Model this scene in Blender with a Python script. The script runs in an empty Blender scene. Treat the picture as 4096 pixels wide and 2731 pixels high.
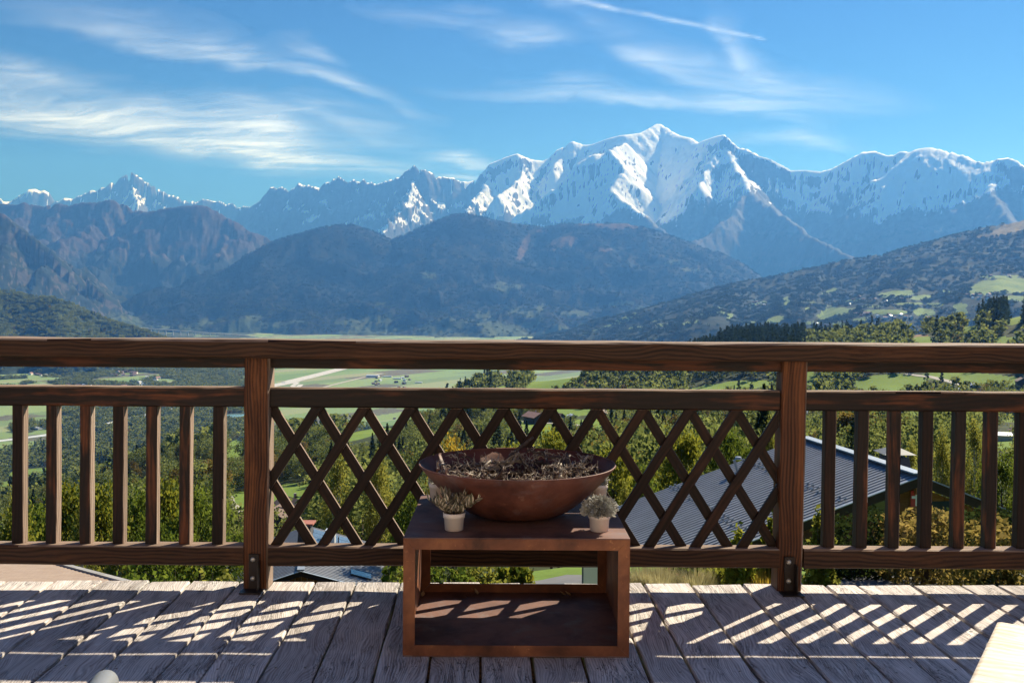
import bpy, bmesh, math, random
import numpy as np
from mathutils import Vector, Matrix

# ------------------------------------------------------------------ camera, sky, sun, exposure
S = bpy.context.scene
C = S.collection
FPX, CX, CY = 3982.0, 2048.0, 1365.5            # 35 mm lens on a 36 mm sensor, measured on the 4096 px wide frame
EYE = Vector((0.0, 0.0, 1.234))
YAW, PITCH, ROLL, SHIFT = math.radians(0.46), math.radians(1.0), math.radians(0.42), -106.0 / 4096.0

cam_data = bpy.data.cameras.new('camera')
cam_data.sensor_width = 36.0
cam_data.lens = 36.0 * FPX / 4096.0
cam_data.shift_y = SHIFT
cam_data.clip_start = 0.05
cam_data.clip_end = 260000.0
cam = bpy.data.objects.new('camera', cam_data)
C.objects.link(cam)
RM = (Matrix.Rotation(-YAW, 3, 'Z') @ Matrix.Rotation(math.pi / 2 - PITCH, 3, 'X') @ Matrix.Rotation(ROLL, 3, 'Z'))
cam.matrix_world = Matrix.Translation(EYE) @ RM.to_4x4()
S.camera = cam

SUN_EL, SUN_AZ = math.radians(38.0), math.radians(44.0)      # azimuth to the right of straight ahead (+Y)
world = bpy.data.worlds.new('World')
S.world = world
world.use_nodes = True

sun_data = bpy.data.lights.new('sun', 'SUN')
sun_data.energy = 4.6
sun_data.angle = math.radians(0.5)
sun_data.color = (1.0, 0.965, 0.915)
sun = bpy.data.objects.new('sun', sun_data)
C.objects.link(sun)
sun_dir = Vector((math.sin(SUN_AZ) * math.cos(SUN_EL), math.cos(SUN_AZ) * math.cos(SUN_EL), math.sin(SUN_EL)))
sun.rotation_euler = sun_dir.to_track_quat('Z', 'Y').to_euler()

S.view_settings.view_transform = 'Standard'
S.view_settings.look = 'None'
S.view_settings.gamma = 1.0
S.view_settings.use_curve_mapping = False
S.view_settings.exposure = 1.08
S.render.engine = 'CYCLES'
S.cycles.use_denoising = True
S.cycles.max_bounces = 6
S.cycles.diffuse_bounces = 3
S.cycles.glossy_bounces = 2
S.cycles.transmission_bounces = 4
S.cycles.transparent_max_bounces = 8
S.cycles.volume_bounces = 0
S.cycles.caustics_reflective = False
S.cycles.caustics_refractive = False


class NT:
    """A small writer for shader node trees."""
    def __init__(self, tree):
        self.t = tree
        for n in list(tree.nodes):
            tree.nodes.remove(n)

    def n(self, kind, **kw):
        nd = self.t.nodes.new(kind)
        for k, v in kw.items():
            if k.startswith('i_'):
                key = k[2:]
                key = int(key) if key.isdigit() else key
                self.put(nd.inputs[key], v)
            else:
                setattr(nd, k, v)
        return nd

    def put(self, sock, v):
        if isinstance(v, bpy.types.NodeSocket):
            self.t.links.new(v, sock)
        elif v is not None:
            if isinstance(v, (tuple, list)) and len(v) == 3 and sock.type == 'RGBA':
                v = (*v, 1.0)
            sock.default_value = v

    def m(self, op, a, b=None, c=None, clamp=False):
        nd = self.t.nodes.new('ShaderNodeMath')
        nd.operation = op
        nd.use_clamp = clamp
        for i, v in enumerate((a, b, c)):
            if v is not None:
                self.put(nd.inputs[i], v)
        return nd.outputs[0]

    def ramp(self, fac, stops, interp='LINEAR'):
        nd = self.t.nodes.new('ShaderNodeValToRGB')
        cr = nd.color_ramp
        cr.interpolation = interp
        while len(cr.elements) < len(stops):
            cr.elements.new(0.5)
        for e, (p, col) in zip(cr.elements, stops):
            e.position = p
            if not isinstance(col, (tuple, list)):
                col = (col, col, col)
            e.color = (*col[:3], 1.0)
        self.put(nd.inputs[0], fac)
        return nd.outputs[0]

    def mix(self, fac, a, b, blend='MIX'):
        nd = self.t.nodes.new('ShaderNodeMix')
        nd.data_type = 'RGBA'
        nd.blend_type = blend
        self.put(nd.inputs[0], fac)
        self.put(nd.inputs[6], a)
        self.put(nd.inputs[7], b)
        return nd.outputs[2]

    def noise(self, vec, scale, detail=3.0, rough=0.55, dist=0.0, out=0):
        nd = self.t.nodes.new('ShaderNodeTexNoise')
        nd.inputs['Scale'].default_value = scale
        nd.inputs['Detail'].default_value = detail
        nd.inputs['Roughness'].default_value = rough
        nd.inputs['Distortion'].default_value = dist
        if vec is not None:
            self.put(nd.inputs['Vector'], vec)
        return nd.outputs[out]

    def mapping(self, vec, scale=(1, 1, 1), loc=(0, 0, 0), rot=(0, 0, 0)):
        nd = self.t.nodes.new('ShaderNodeMapping')
        self.put(nd.inputs['Vector'], vec)
        nd.inputs['Scale'].default_value = scale
        nd.inputs['Location'].default_value = loc
        nd.inputs['Rotation'].default_value = rot
        return nd.outputs[0]

    def smooth(self, v, lo, hi):
        nd = self.t.nodes.new('ShaderNodeMapRange')
        nd.interpolation_type = 'SMOOTHSTEP'
        self.put(nd.inputs[0], v)
        nd.inputs[1].default_value = lo
        nd.inputs[2].default_value = hi
        return nd.outputs[0]


def build_sky():
    w = NT(world.node_tree)
    out = w.n('ShaderNodeOutputWorld')
    bg = w.n('ShaderNodeBackground')
    bg.inputs[1].default_value = 0.05
    w.t.links.new(bg.outputs[0], out.inputs[0])
    sky = w.n('ShaderNodeTexSky', sky_type='NISHITA')
    sky.sun_disc = False
    sky.sun_elevation = SUN_EL
    sky.sun_rotation = SUN_AZ
    sky.altitude = 900.0
    sky.air_density = 1.0
    sky.dust_density = 0.1
    sky.ozone_density = 4.0
    tint = w.mix(1.0, sky.outputs[0], SKY_TINT, 'MULTIPLY')
    w.t.links.new(tint, bg.inputs[0])


SKY_TINT = (0.165, 0.385, 0.66)
build_sky()

# ------------------------------------------------------------------ helpers
def ray(px, py):
    d = RM @ Vector(((px - CX) / FPX, (CY - py) / FPX + SHIFT * 4096.0 / FPX, -1.0))
    return d


def at_dist(px, py, r):
    """the point on the sight line through a photo pixel that is r metres away over the ground"""
    d = ray(px, py)
    return EYE + d * (r / math.hypot(d.x, d.y))


def at_y(px, py, y):
    d = ray(px, py)
    return EYE + d * (y / d.y)


def at_z(px, py, z):
    d = ray(px, py)
    return EYE + d * ((z - EYE.z) / d.z)


RI = np.array(RM.transposed())


def project(P):
    """photo pixels of an array of points"""
    Q = (np.asarray(P) - np.array(EYE)) @ RI.T
    zc = -Q[:, 2]
    return CX + FPX * Q[:, 0] / zc, CY - FPX * Q[:, 1] / zc + SHIFT * 4096.0


_rng = np.random.default_rng(7)
_perm = np.concatenate([_rng.permutation(256)] * 3)
_gang = _rng.random(256) * 2 * np.pi
_gx, _gy = np.cos(_gang), np.sin(_gang)


def perlin(x, y):
    xi, yi = np.floor(x).astype(np.int64), np.floor(y).astype(np.int64)
    xf, yf = x - xi, y - yi
    xi &= 255
    yi &= 255
    u, v = xf * xf * xf * (xf * (xf * 6 - 15) + 10), yf * yf * yf * (yf * (yf * 6 - 15) + 10)

    def g(ix, iy, fx, fy):
        h = _perm[_perm[ix] + iy]
        return _gx[h] * fx + _gy[h] * fy
    a = g(xi, yi, xf, yf)
    b = g(xi + 1, yi, xf - 1, yf)
    c = g(xi, yi + 1, xf, yf - 1)
    d = g(xi + 1, yi + 1, xf - 1, yf - 1)
    return (a + u * (b - a)) + v * ((c + u * (d - c)) - (a + u * (b - a)))


def fbm(x, y, octv=5, gain=0.5, lac=2.03):
    s, a, t = 0.0, 1.0, 0.0
    for i in range(octv):
        s = s + a * perlin(x + 17.3 * i, y - 9.1 * i)
        t += a
        a *= gain
        x, y = x * lac, y * lac
    return s / t * 1.6


def ridged(x, y, octv=6, gain=0.52, lac=2.07):
    s, a, t, w = 0.0, 1.0, 0.0, 1.0
    for i in range(octv):
        n = 1.0 - np.abs(perlin(x + 31.7 * i, y + 12.9 * i)) * 1.9
        n = np.clip(n, 0, 1) ** 2
        s = s + a * n * w
        t += a
        w = np.clip(n * 1.6, 0.25, 1)
        a *= gain
        x, y = x * lac, y * lac
    return s / t


def sst(x, lo, hi):
    t = np.clip((x - lo) / (hi - lo), 0, 1)
    return t * t * (3 - 2 * t)


def tag(o, label=None, cat=None, group=None, kind=None):
    for k, v in (('label', label), ('category', cat), ('group', group), ('kind', kind)):
        if v:
            o[k] = v
    return o


def empty(name, loc=(0, 0, 0), rz=0.0, parent=None):
    o = bpy.data.objects.new(name, None)
    C.objects.link(o)
    o.location = loc
    o.rotation_euler = (0, 0, rz)
    o.empty_display_size = 0.2
    if parent:
        o.parent = parent
    return o


def link(name, me, mat=None, parent=None, loc=None, rot=None):
    o = bpy.data.objects.new(name, me)
    C.objects.link(o)
    if mat is not None and not me.materials:
        me.materials.append(mat)
    if parent:
        o.parent = parent
    if loc is not None:
        o.location = loc
    if rot is not None:
        o.rotation_euler = rot
    return o


def np_mesh(name, V, F, smooth=False, attrs=None):
    """mesh from an (n,3) array of points and an (m,k) array of faces (k = 3 or 4)"""
    me = bpy.data.meshes.new(name)
    V = np.ascontiguousarray(V, dtype=np.float32)
    F = np.ascontiguousarray(F, dtype=np.int32)
    k = F.shape[1]
    me.vertices.add(len(V))
    me.vertices.foreach_set('co', V.ravel())
    me.loops.add(F.size)
    me.loops.foreach_set('vertex_index', F.ravel())
    me.polygons.add(len(F))
    me.polygons.foreach_set('loop_start', np.arange(0, F.size, k, dtype=np.int32))
    me.polygons.foreach_set('loop_total', np.full(len(F), k, dtype=np.int32))
    if smooth:
        me.polygons.foreach_set('use_smooth', np.ones(len(F), dtype=bool))
    for nm, arr in (attrs or {}).items():
        arr = np.asarray(arr, dtype=np.float32)
        if arr.ndim == 1:
            a = me.attributes.new(nm, 'FLOAT', 'POINT')
            a.data.foreach_set('value', arr)
        else:
            a = me.attributes.new(nm, 'FLOAT_COLOR', 'POINT')
            if arr.shape[1] == 3:
                arr = np.concatenate([arr, np.ones((len(arr), 1), np.float32)], 1)
            a.data.foreach_set('color', arr.ravel())
    me.update(calc_edges=True)
    me.validate()
    return me


class MB:
    """collects boxes, tubes and lathes into one mesh"""
    def __init__(self):
        self.v, self.f = [], []

    def add(self, V, F):
        b = len(self.v)
        self.v.extend([tuple(p) for p in V])
        self.f.extend([tuple(i + b for i in f) for f in F])

    def box(self, x0, x1, y0, y1, z0, z1, ch=0.0):
        if ch <= 0:
            V = [(x, y, z) for z in (z0, z1) for y in (y0, y1) for x in (x0, x1)]
            self.add(V, [(0, 2, 3, 1), (4, 5, 7, 6), (0, 1, 5, 4), (2, 6, 7, 3), (0, 4, 6, 2), (1, 3, 7, 5)])
        else:
            self.cbox(x0, x1, y0, y1, z0, z1, ch)

    def cbox(self, x0, x1, y0, y1, z0, z1, ch):
        bm = bmesh.new()
        vs = [bm.verts.new((x, y, z)) for z in (z0, z1) for y in (y0, y1) for x in (x0, x1)]
        for f in [(0, 2, 3, 1), (4, 5, 7, 6), (0, 1, 5, 4), (2, 6, 7, 3), (0, 4, 6, 2), (1, 3, 7, 5)]:
            bm.faces.new([vs[i] for i in f])
        bmesh.ops.bevel(bm, geom=list(bm.edges), offset=ch, segments=2, profile=0.6, affect='EDGES')
        bm.verts.ensure_lookup_table()
        self.add([v.co[:] for v in bm.verts], [[v.index for v in f.verts] for f in bm.faces])
        bm.free()

    def poly_prism(self, pts, axis_vec):
        """extrude a convex polygon (list of 3D points) along a vector"""
        n = len(pts)
        a = Vector(axis_vec)
        V = [Vector(p) for p in pts] + [Vector(p) + a for p in pts]
        F = [tuple(range(n - 1, -1, -1)), tuple(range(n, 2 * n))]
        F += [(i, (i + 1) % n, n + (i + 1) % n, n + i) for i in range(n)]
        self.add(V, F)

    def tube(self, pts, rad, seg=6, cap=True):
        pts = [Vector(p) for p in pts]
        rads = rad if isinstance(rad, (list, tuple)) else [rad] * len(pts)
        b = len(self.v)
        ref = None
        for i, p in enumerate(pts):
            t = (pts[min(i + 1, len(pts) - 1)] - pts[max(i - 1, 0)])
            if t.length < 1e-9:
                t = Vector((0, 0, 1))
            t.normalize()
            if ref is None:
                ref = t.orthogonal().normalized()
            ref = (ref - t * ref.dot(t))
            ref = ref.normalized() if ref.length > 1e-6 else t.orthogonal().normalized()
            bi = t.cross(ref)
            for k in range(seg):
                a = 2 * math.pi * k / seg
                self.v.append(tuple(p + (ref * math.cos(a) + bi * math.sin(a)) * rads[i]))
        for i in range(len(pts) - 1):
            for k in range(seg):
                k2 = (k + 1) % seg
                self.f.append((b + i * seg + k, b + i * seg + k2, b + (i + 1) * seg + k2, b + (i + 1) * seg + k))
        if cap:
            self.f.append(tuple(b + k for k in range(seg - 1, -1, -1)))
            e = b + (len(pts) - 1) * seg
            self.f.append(tuple(e + k for k in range(seg)))

    def lathe(self, prof, seg=32, center=(0, 0, 0)):
        b = len(self.v)
        cx, cy, cz = center
        for (r, z) in prof:
            for k in range(seg):
                a = 2 * math.pi * k / seg
                self.v.append((cx + r * math.cos(a), cy + r * math.sin(a), cz + z))
        for i in range(len(prof) - 1):
            for k in range(seg):
                k2 = (k + 1) % seg
                self.f.append((b + i * seg + k, b + i * seg + k2, b + (i + 1) * seg + k2, b + (i + 1) * seg + k))

    def mesh(self, name, smooth=False):
        me = bpy.data.meshes.new(name)
        me.from_pydata(self.v, [], self.f)
        if smooth:
            me.polygons.foreach_set('use_smooth', np.ones(len(me.polygons), dtype=bool))
        me.update()
        return me

    def build(self, name, mat=None, parent=None, smooth=False, loc=None, rot=None):
        return link(name, self.mesh(name, smooth), mat, parent, loc, rot)


def copy_tree(o, parent=None):
    c = o.copy()
    C.objects.link(c)
    c.parent = parent
    for ch in list(o.children):
        copy_tree(ch, c)
    return c


def new_mat(name):
    m = bpy.data.materials.new(name)
    m.use_nodes = True
    t = NT(m.node_tree)
    out = t.n('ShaderNodeOutputMaterial')
    b = t.n('ShaderNodeBsdfPrincipled')
    t.t.links.new(b.outputs[0], out.inputs[0])
    return m, t, b


def bump(t, b, height, strength=0.3, dist=0.01):
    bp = t.n('ShaderNodeBump')
    bp.inputs['Strength'].default_value = strength
    bp.inputs['Distance'].default_value = dist
    t.put(bp.inputs['Height'], height)
    t.t.links.new(bp.outputs[0], b.inputs['Normal'])


def flat_mat(name, col, rough=0.7, metal=0.0, var=0.12, scale=6.0, bmp=0.0, spec=None):
    m, t, b = new_mat(name)
    tc = t.n('ShaderNodeTexCoord')
    nz = t.noise(tc.outputs['Object'], scale, 4.0, 0.6)
    c2 = tuple(min(1.0, c * (1 + var * 2)) for c in col)
    c1 = tuple(c * (1 - var * 2) for c in col)
    t.put(b.inputs['Base Color'], t.ramp(nz, [(0.25, c1), (0.75, c2)]))
    b.inputs['Roughness'].default_value = rough
    b.inputs['Metallic'].default_value = metal
    if spec is not None:
        b.inputs['Specular IOR Level'].default_value = spec
    if bmp:
        bump(t, b, nz, bmp, 0.01)
    return m

# ------------------------------------------------------------------ land: a polar sheet of ground and the mountains, all in metres
def poly3(pts, step=9.0, rough=None, seed=0):
    """a crest line given as (photo x, photo y, km away) -> dense world points"""
    P = np.array(pts, float)
    px, py, km = [P[0, 0]], [P[0, 1]], [P[0, 2]]
    for a, b in zip(P[:-1], P[1:]):
        n = max(1, int(math.hypot(b[0] - a[0], b[1] - a[1]) / step))
        for i in range(1, n + 1):
            t = i / n
            q = a + (b - a) * t
            px.append(q[0]); py.append(q[1]); km.append(q[2])
    px, py, km = np.array(px), np.array(py), np.array(km)
    if rough is not None:
        amp = np.interp(px, rough[0], rough[1])
        s = px + py * 0.7 + seed * 100
        py = py + amp * (fbm(s / 23.0, s * 0 + seed, 4, 0.6) + 0.55 * np.abs(perlin(s / 11.0, s * 0 + 3.3 + seed)) * -1.0)
    return np.array([at_dist(a, b, c * 1000.0)[:] for a, b, c in zip(px, py, km)])


def tents(X, Y, lines, floor, far=5200.0):
    """height = the highest of the roofs spread below each crest line; also how far the crest is"""
    X, Y = X.astype(np.float32), Y.astype(np.float32)
    H = np.full(X.shape, floor, np.float32)
    D = np.full(X.shape, 9e9, np.float32)
    rr = np.hypot(X[:, 0], Y[:, 0])
    aa = np.arctan2(X[0], Y[0])
    for ln in lines:
        pts, slope, rnd, flat = ln[:4]
        doff = ln[4] if len(ln) > 4 else 0.0
        for a, b in zip(pts[:-1].tolist(), pts[1:].tolist()):
            reach = min((max(a[2], b[2]) - floor) / slope * 1.5 + 200, far)
            rm, am = math.hypot(a[0], a[1]), math.atan2(a[0], a[1])
            i0, i1 = np.searchsorted(rr, (rm - reach, rm + reach))
            w = reach / max(rm - 500, 500)
            j0, j1 = np.searchsorted(aa, (am - w, am + w))
            if i1 - i0 < 1 or j1 - j0 < 1:
                continue
            xs, ys = X[i0:i1, j0:j1], Y[i0:i1, j0:j1]
            ax, ay = b[0] - a[0], b[1] - a[1]
            q = ax * ax + ay * ay + 1e-6
            t = np.clip(xs * (ax / q) + ys * (ay / q) - (a[0] * ax + a[1] * ay) / q, 0, 1)
            d = np.hypot(xs - a[0] - ax * t, ys - a[1] - ay * t)
            z = a[2] + (b[2] - a[2]) * t - slope * (np.sqrt(d * d + rnd * rnd) - rnd) * (1 - flat * np.minimum(d * (1 / 4000.0), 1))
            cur = H[i0:i1, j0:j1]
            win = z > cur
            cur[win] = z[win]
            D[i0:i1, j0:j1][win] = d[win] + doff
    return H.astype(float), D.astype(float)


def polar(az0, az1, naz, rs):
    A = np.radians(np.linspace(az0, az1, naz))
    AA, RR = np.meshgrid(A, rs)
    return RR * np.sin(AA), RR * np.cos(AA)


def grid_faces(nr, nc):
    i = np.arange(nr - 1)[:, None] * nc + np.arange(nc - 1)[None, :]
    i = i.ravel()
    return np.stack([i, i + 1, i + 1 + nc, i + nc], 1)


def slope_of(X, Y, Z):
    """steepness (rise over run) on a polar grid"""
    R = np.hypot(X, Y)
    dr = np.gradient(Z, axis=0) / np.maximum(np.gradient(R, axis=0), 1e-6)
    ds = np.hypot(np.gradient(X, axis=1), np.gradient(Y, axis=1))
    da = np.gradient(Z, axis=1) / np.maximum(ds, 1e-6)
    return np.hypot(dr, da)


def land_mat(name, forest=(0.020, 0.030, 0.016), meadow=(0.13, 0.20, 0.045), dry=(0.16, 0.11, 0.062), rock=(0.17, 0.155, 0.14), snow=True, tex=1.0, soil=(0.055, 0.05, 0.03)):
    """cover: R snow, G meadow, B dry or brown ground, A bare rock; what is left is woodland"""
    m, t, b = new_mat(name)
    at = t.n('ShaderNodeAttribute', attribute_name='cover')
    sp = t.n('ShaderNodeSeparateColor')
    t.t.links.new(at.outputs['Color'], sp.inputs[0])
    geo = t.n('ShaderNodeNewGeometry')
    P = geo.outputs['Position']
    n1 = t.noise(P, 0.02 * tex, 5.0, 0.6)
    n2 = t.noise(P, 0.0032 * tex, 5.0, 0.6)
    n3 = t.noise(P, 0.09 * tex, 3.0, 0.6)
    fcol = t.ramp(n1, [(0.3, tuple(c * 0.6 for c in forest)), (0.55, forest), (0.75, tuple(c * 1.9 for c in forest))])
    mcol = t.ramp(n2, [(0.3, tuple(c * 0.78 for c in meadow)), (0.5, meadow), (0.7, (meadow[0] * 1.35, meadow[1] * 1.15, meadow[2] * 1.2))])
    dcol = t.ramp(n1, [(0.3, tuple(c * 0.6 for c in dry)), (0.7, tuple(c * 1.25 for c in dry))])
    rcol = t.ramp(n1, [(0.3, tuple(c * 0.5 for c in rock)), (0.5, rock), (0.72, tuple(c * 1.5 for c in rock))])

    def edge(v, w=0.35):
        return t.smooth(t.m('ADD', v, t.m('MULTIPLY', t.m('SUBTRACT', n1, 0.5), 0.9)), 0.5 - w / 2, 0.5 + w / 2)
    col = t.mix(edge(sp.outputs[2]), fcol, dcol)
    col = t.mix(edge(sp.outputs[1], 0.2), col, mcol)
    col = t.mix(edge(at.outputs['Alpha']), col, rcol)
    if snow:
        sn = t.smooth(t.m('ADD', sp.outputs[0], t.m('MULTIPLY', t.m('SUBTRACT', t.noise(P, 0.011, 6.0, 0.68), 0.5), 0.6)), 0.40, 0.60)
        col = t.mix(sn, col, (0.80, 0.84, 0.90))
    t.put(b.inputs['Base Color'], col)
    b.inputs['Roughness'].default_value = 0.95
    b.inputs['Specular IOR Level'].default_value = 0.1
    bump(t, b, t.m('ADD', t.m('MULTIPLY', n1, 1.0), t.m('MULTIPLY', n3, 0.35)), 0.55, 14.0 / tex)
    return m


def px_of(X, Y, Z):
    a, b = project(np.stack([X.ravel(), Y.ravel(), Z.ravel()], 1))
    return a.reshape(X.shape), b.reshape(X.shape)


def blobs(PX, PY, spots, wob=0.35, sc=40.0):
    """how far inside any of the given patches of land each point lies (1 inside, 0 outside)"""
    M = np.zeros(PX.shape)
    nz = fbm(PX / sc, PY / (sc * 0.4), 4)
    for s in spots:
        cx, cy, rx, ry = s[:4]
        tl = math.radians(s[4]) if len(s) > 4 else 0.0
        dx, dy = PX - cx, PY - cy
        a = (dx * math.cos(tl) + dy * math.sin(tl)) / rx
        b = (-dx * math.sin(tl) + dy * math.cos(tl)) / ry
        M = np.maximum(M, 1 - sst(a * a + b * b + nz * wob, 0.8, 1.15))
    return M


def make_land(name, X, Y, Z, cover, mat, label=None):
    me = np_mesh(name, np.stack([X.ravel(), Y.ravel(), Z.ravel()], 1), grid_faces(*X.shape), True, {'cover': cover.reshape(-1, 4)})
    o = link(name, me, mat)
    tag(o, label, None, None, 'structure')
    return o


# --- the snowy range on the skyline
RANGE = [(-260, 800, 31), (-120, 770, 31), (0, 792, 30.5), (12, 807, 30), (45, 807, 30), (79, 780, 30), (115, 759, 30), (142, 755, 30), (160, 765, 30), (176, 762, 30), (194, 771, 30), (224, 801, 30), (233, 810, 29.5), (260, 790, 29), (297, 794, 29),
         (321, 783, 28.6), (351, 765, 28.4), (388, 759, 28.3), (424, 740, 28.2), (460, 730, 28.1), (503, 695, 28), (524, 684, 28), (548, 698, 28), (582, 723, 28), (618, 747, 27.8), (654, 765, 27.6), (672, 780, 27.5), (706, 783, 27.3), (727, 801, 27.2), (781, 807, 27),
         (812, 790, 27), (848, 797, 27), (872, 801, 27), (903, 817, 26.6), (927, 813, 26.4), (945, 826, 26), (969, 821, 26), (1006, 829, 25.5), (1024, 813, 24.5), (1054, 783, 24), (1084, 751, 23.8), (1109, 756, 23.8), (1127, 747, 23.7), (1151, 762, 23.6), (1163, 759, 23.6),
         (1178, 753, 23.5), (1196, 737, 23.4), (1212, 744, 23.4), (1242, 741, 23.3), (1260, 753, 23.2), (1278, 750, 23.2), (1299, 732, 23.1), (1333, 717, 23), (1355, 709, 23), (1391, 729, 22.8), (1415, 724, 22.7), (1445, 723, 22.6), (1476, 732, 22.5), (1518, 738, 22.3),
         (1527, 732, 22.2), (1554, 723, 22.1), (1597, 710, 22), (1621, 689, 21.9), (1642, 671, 21.8), (1657, 662, 21.8), (1676, 674, 21.8), (1694, 679, 21.8), (1718, 686, 21.9), (1736, 707, 21.9), (1773, 706, 22), (1809, 710, 22), (1839, 726, 22.1), (1882, 726, 22.2),
         (1915, 715, 22.3), (1936, 686, 22.3), (1966, 653, 22.4), (1997, 639, 22.4), (2045, 620, 22.5), (2069, 615, 22.5), (2094, 626, 22.6), (2124, 638, 22.7), (2172, 644, 22.8), (2203, 629, 22.9), (2233, 598, 23), (2269, 580, 23), (2294, 565, 23), (2330, 580, 23),
         (2366, 580, 22.8), (2409, 565, 22.5), (2451, 550, 22), (2499, 540, 21.6), (2566, 532, 21.8), (2596, 517, 22), (2633, 496, 22.3), (2657, 508, 22.2), (2681, 526, 22), (2714, 542, 21.7), (2759, 552, 21.3), (2791, 574, 20.8), (2810, 564, 20.5), (2854, 549, 20), (2896, 538, 19.6),
         (2924, 564, 19.5), (2956, 591, 19.4), (2988, 596, 19.3), (3033, 619, 19.2), (3083, 634, 19.2), (3128, 657, 19.2), (3166, 679, 19.2), (3230, 679, 19.2), (3287, 685, 19.2), (3325, 676, 19.1), (3363, 657, 19), (3408, 631, 18.9), (3452, 610, 18.8), (3500, 605, 18.8),
         (3548, 622, 18.6), (3580, 619, 18.5), (3605, 605, 18.4), (3643, 609, 18.3), (3681, 595, 18.2), (3719, 590, 18.1), (3777, 603, 18), (3840, 617, 17.9), (3904, 641, 17.8), (3955, 647, 17.7), (3999, 634, 17.6), (4031, 630, 17.6), (4063, 641, 17.5), (4096, 665, 17.5),
         (4180, 650, 17.4), (4350, 690, 17.2)]
ROUGH = ([0, 230, 330, 700, 1000, 1040, 1750, 1830, 1930, 4096], [9, 7, 8, 11, 8, 20, 18, 6, 3, 3])


def split_range(a, b):
    return [p for p in RANGE if a <= p[0] <= b]


RL = []
for (a, b, s, rnd, fl) in [(-300, 233, 1.1, 10, .2), (233, 1006, 1.15, 10, .2), (1006, 1839, 1.2, 8, .25), (1839, 2294, 1.18, 50, .2), (2294, 2791, 1.16, 190, .1), (2791, 3166, 1.15, 20, .2), (3166, 3700, 1.12, 40, .2), (3681, 3960, 0.95, 380, .1), (3955, 4400, 1.12, 30, .2)]:
    RL.append((poly3(split_range(a, b), 9.0 if b < 1900 and a > 0 else 16.0, ROUGH), s, rnd, fl))
SPURS = [[(524, 690, 28), (545, 760, 27), (560, 830, 26.2), (600, 880, 25)], [(460, 732, 28.1), (400, 790, 27.2), (370, 840, 26)], [(620, 750, 27.8), (680, 830, 26.6)],
         [(1657, 668, 21.8), (1640, 740, 20.9), (1590, 800, 20.1), (1540, 880, 19.2)],
         [(1966, 658, 22.4), (1930, 720, 21.6), (1870, 790, 20.6)], [(2094, 630, 22.6), (2085, 690, 21.8), (2030, 740, 21), (1990, 770, 20.4)], [(2269, 585, 23), (2210, 660, 22)],
         [(2499, 560, 21), (2440, 592, 20.4), (2360, 610, 20.3), (2300, 660, 20.1), (2230, 730, 19.9), (2140, 800, 19.7), (2020, 870, 19.5)], [(2440, 592, 20.2), (2500, 660, 19.5), (2450, 740, 18.8), (2500, 790, 18), (2560, 830, 17.3), (2640, 900, 16.4), (2720, 950, 15.6)],
         [(2896, 545, 19.6), (2930, 610, 19), (2975, 680, 18.2), (3000, 740, 17.5), (3080, 800, 16.8), (3170, 870, 16), (3290, 950, 15.2), (3420, 1010, 14.5)], [(2985, 745, 17.5), (2930, 830, 16.6), (2830, 920, 15.8), (2700, 990, 15)],
         [(2896, 545, 19.6), (2830, 650, 18.8), (2800, 720, 18.1)], [(3990, 640, 17.6), (3960, 740, 16.8), (4040, 850, 15.6)]]
for i, sp in enumerate(SPURS):
    RL.append((poly3(sp, 20.0, ([0, 4096], [14, 14]), i + 1), 1.2 if sp[0][0] < 1850 else 1.15, 60, 0.2, 450.0))

rs = np.concatenate([np.arange(13400, 24400, 62.0), np.arange(24400, 31600, 110.0)])
X, Y = polar(-29.5, 30.5, 1120, rs)
H, D = tents(X, Y, RL, -400.0, 3600.0)
wx, wy = X + 500 * fbm(X / 2200, Y / 2200, 3), Y + 500 * fbm(X / 2200 + 9, Y / 2200 + 4, 3)
rg = ridged(wx / 1350, wy / 1350, 7, 0.58)
fine = ridged((X + 90 * fbm(X / 400, Y / 400, 2)) / 380 + 5, (Y + 90 * fbm(X / 400 + 4, Y / 400, 2)) / 380, 4, 0.6)
amp = 560 * sst(D, 0, 1300)
PX, PY = px_of(X, Y, H)
RR0 = np.hypot(X, Y)
dome = np.interp(PX, [230, 1000, 1850, 1950, 2250, 2400, 2600, 2800, 2950, 3150, 3300, 4100], [.9, 1.15, 1.05, .5, .32, .30, .30, .40, .6, .55, .42, .45])
Z = H - (amp * (1 - rg) + 190 * sst(D, 0, 300) * (1 - fine)) * dome
Z -= 25 * sst(D, 0, 300) * (1 + fbm(X / 120, Y / 120, 3)) * dome
st = slope_of(X, Y, Z)
PX, PY = px_of(X, Y, Z)
fall = fbm(PX / 16.0 + 0.25 * fbm(X / 500, Y / 500, 3), RR0 / 900.0, 5, 0.6)       # ribs and gullies down the fall line
patch = fbm(X / 420, Y / 420, 5, 0.6)
line = np.interp(PX, [0, 230, 900, 1050, 1700, 1950, 2200, 2500, 2700, 2950, 3050, 3200, 3600, 4096], [1950, 1900, 1800, 1750, 1550, 1300, 1200, 1300, 1250, 1650, 1800, 1450, 1350, 1450])
rocky = np.interp(PX, [0, 230, 500, 1000, 1060, 1700, 1880, 1960, 2250, 2400, 2600, 2900, 3050, 3250, 3500, 3800, 4096], [.12, .22, .3, .36, .30, .24, .16, .02, .02, .06, -.15, -.1, .30, .0, -.05, .0, .3])
nzs = fbm(X / 900, Y / 900, 4)
snow = sst(Z + 420 * nzs + 260 * fall, line - 200, line + 420)
bare = rocky + 0.85 * fall + 0.5 * patch + 0.9 * (st - 1.15) + np.interp(PX, [1850, 1950], [0.35, -0.5]) * (1 - sst(D, 0, 160))
snow = np.clip(snow * (1.0 - 0.96 * sst(bare, 0.10, 0.52)), 0, 1)
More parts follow.
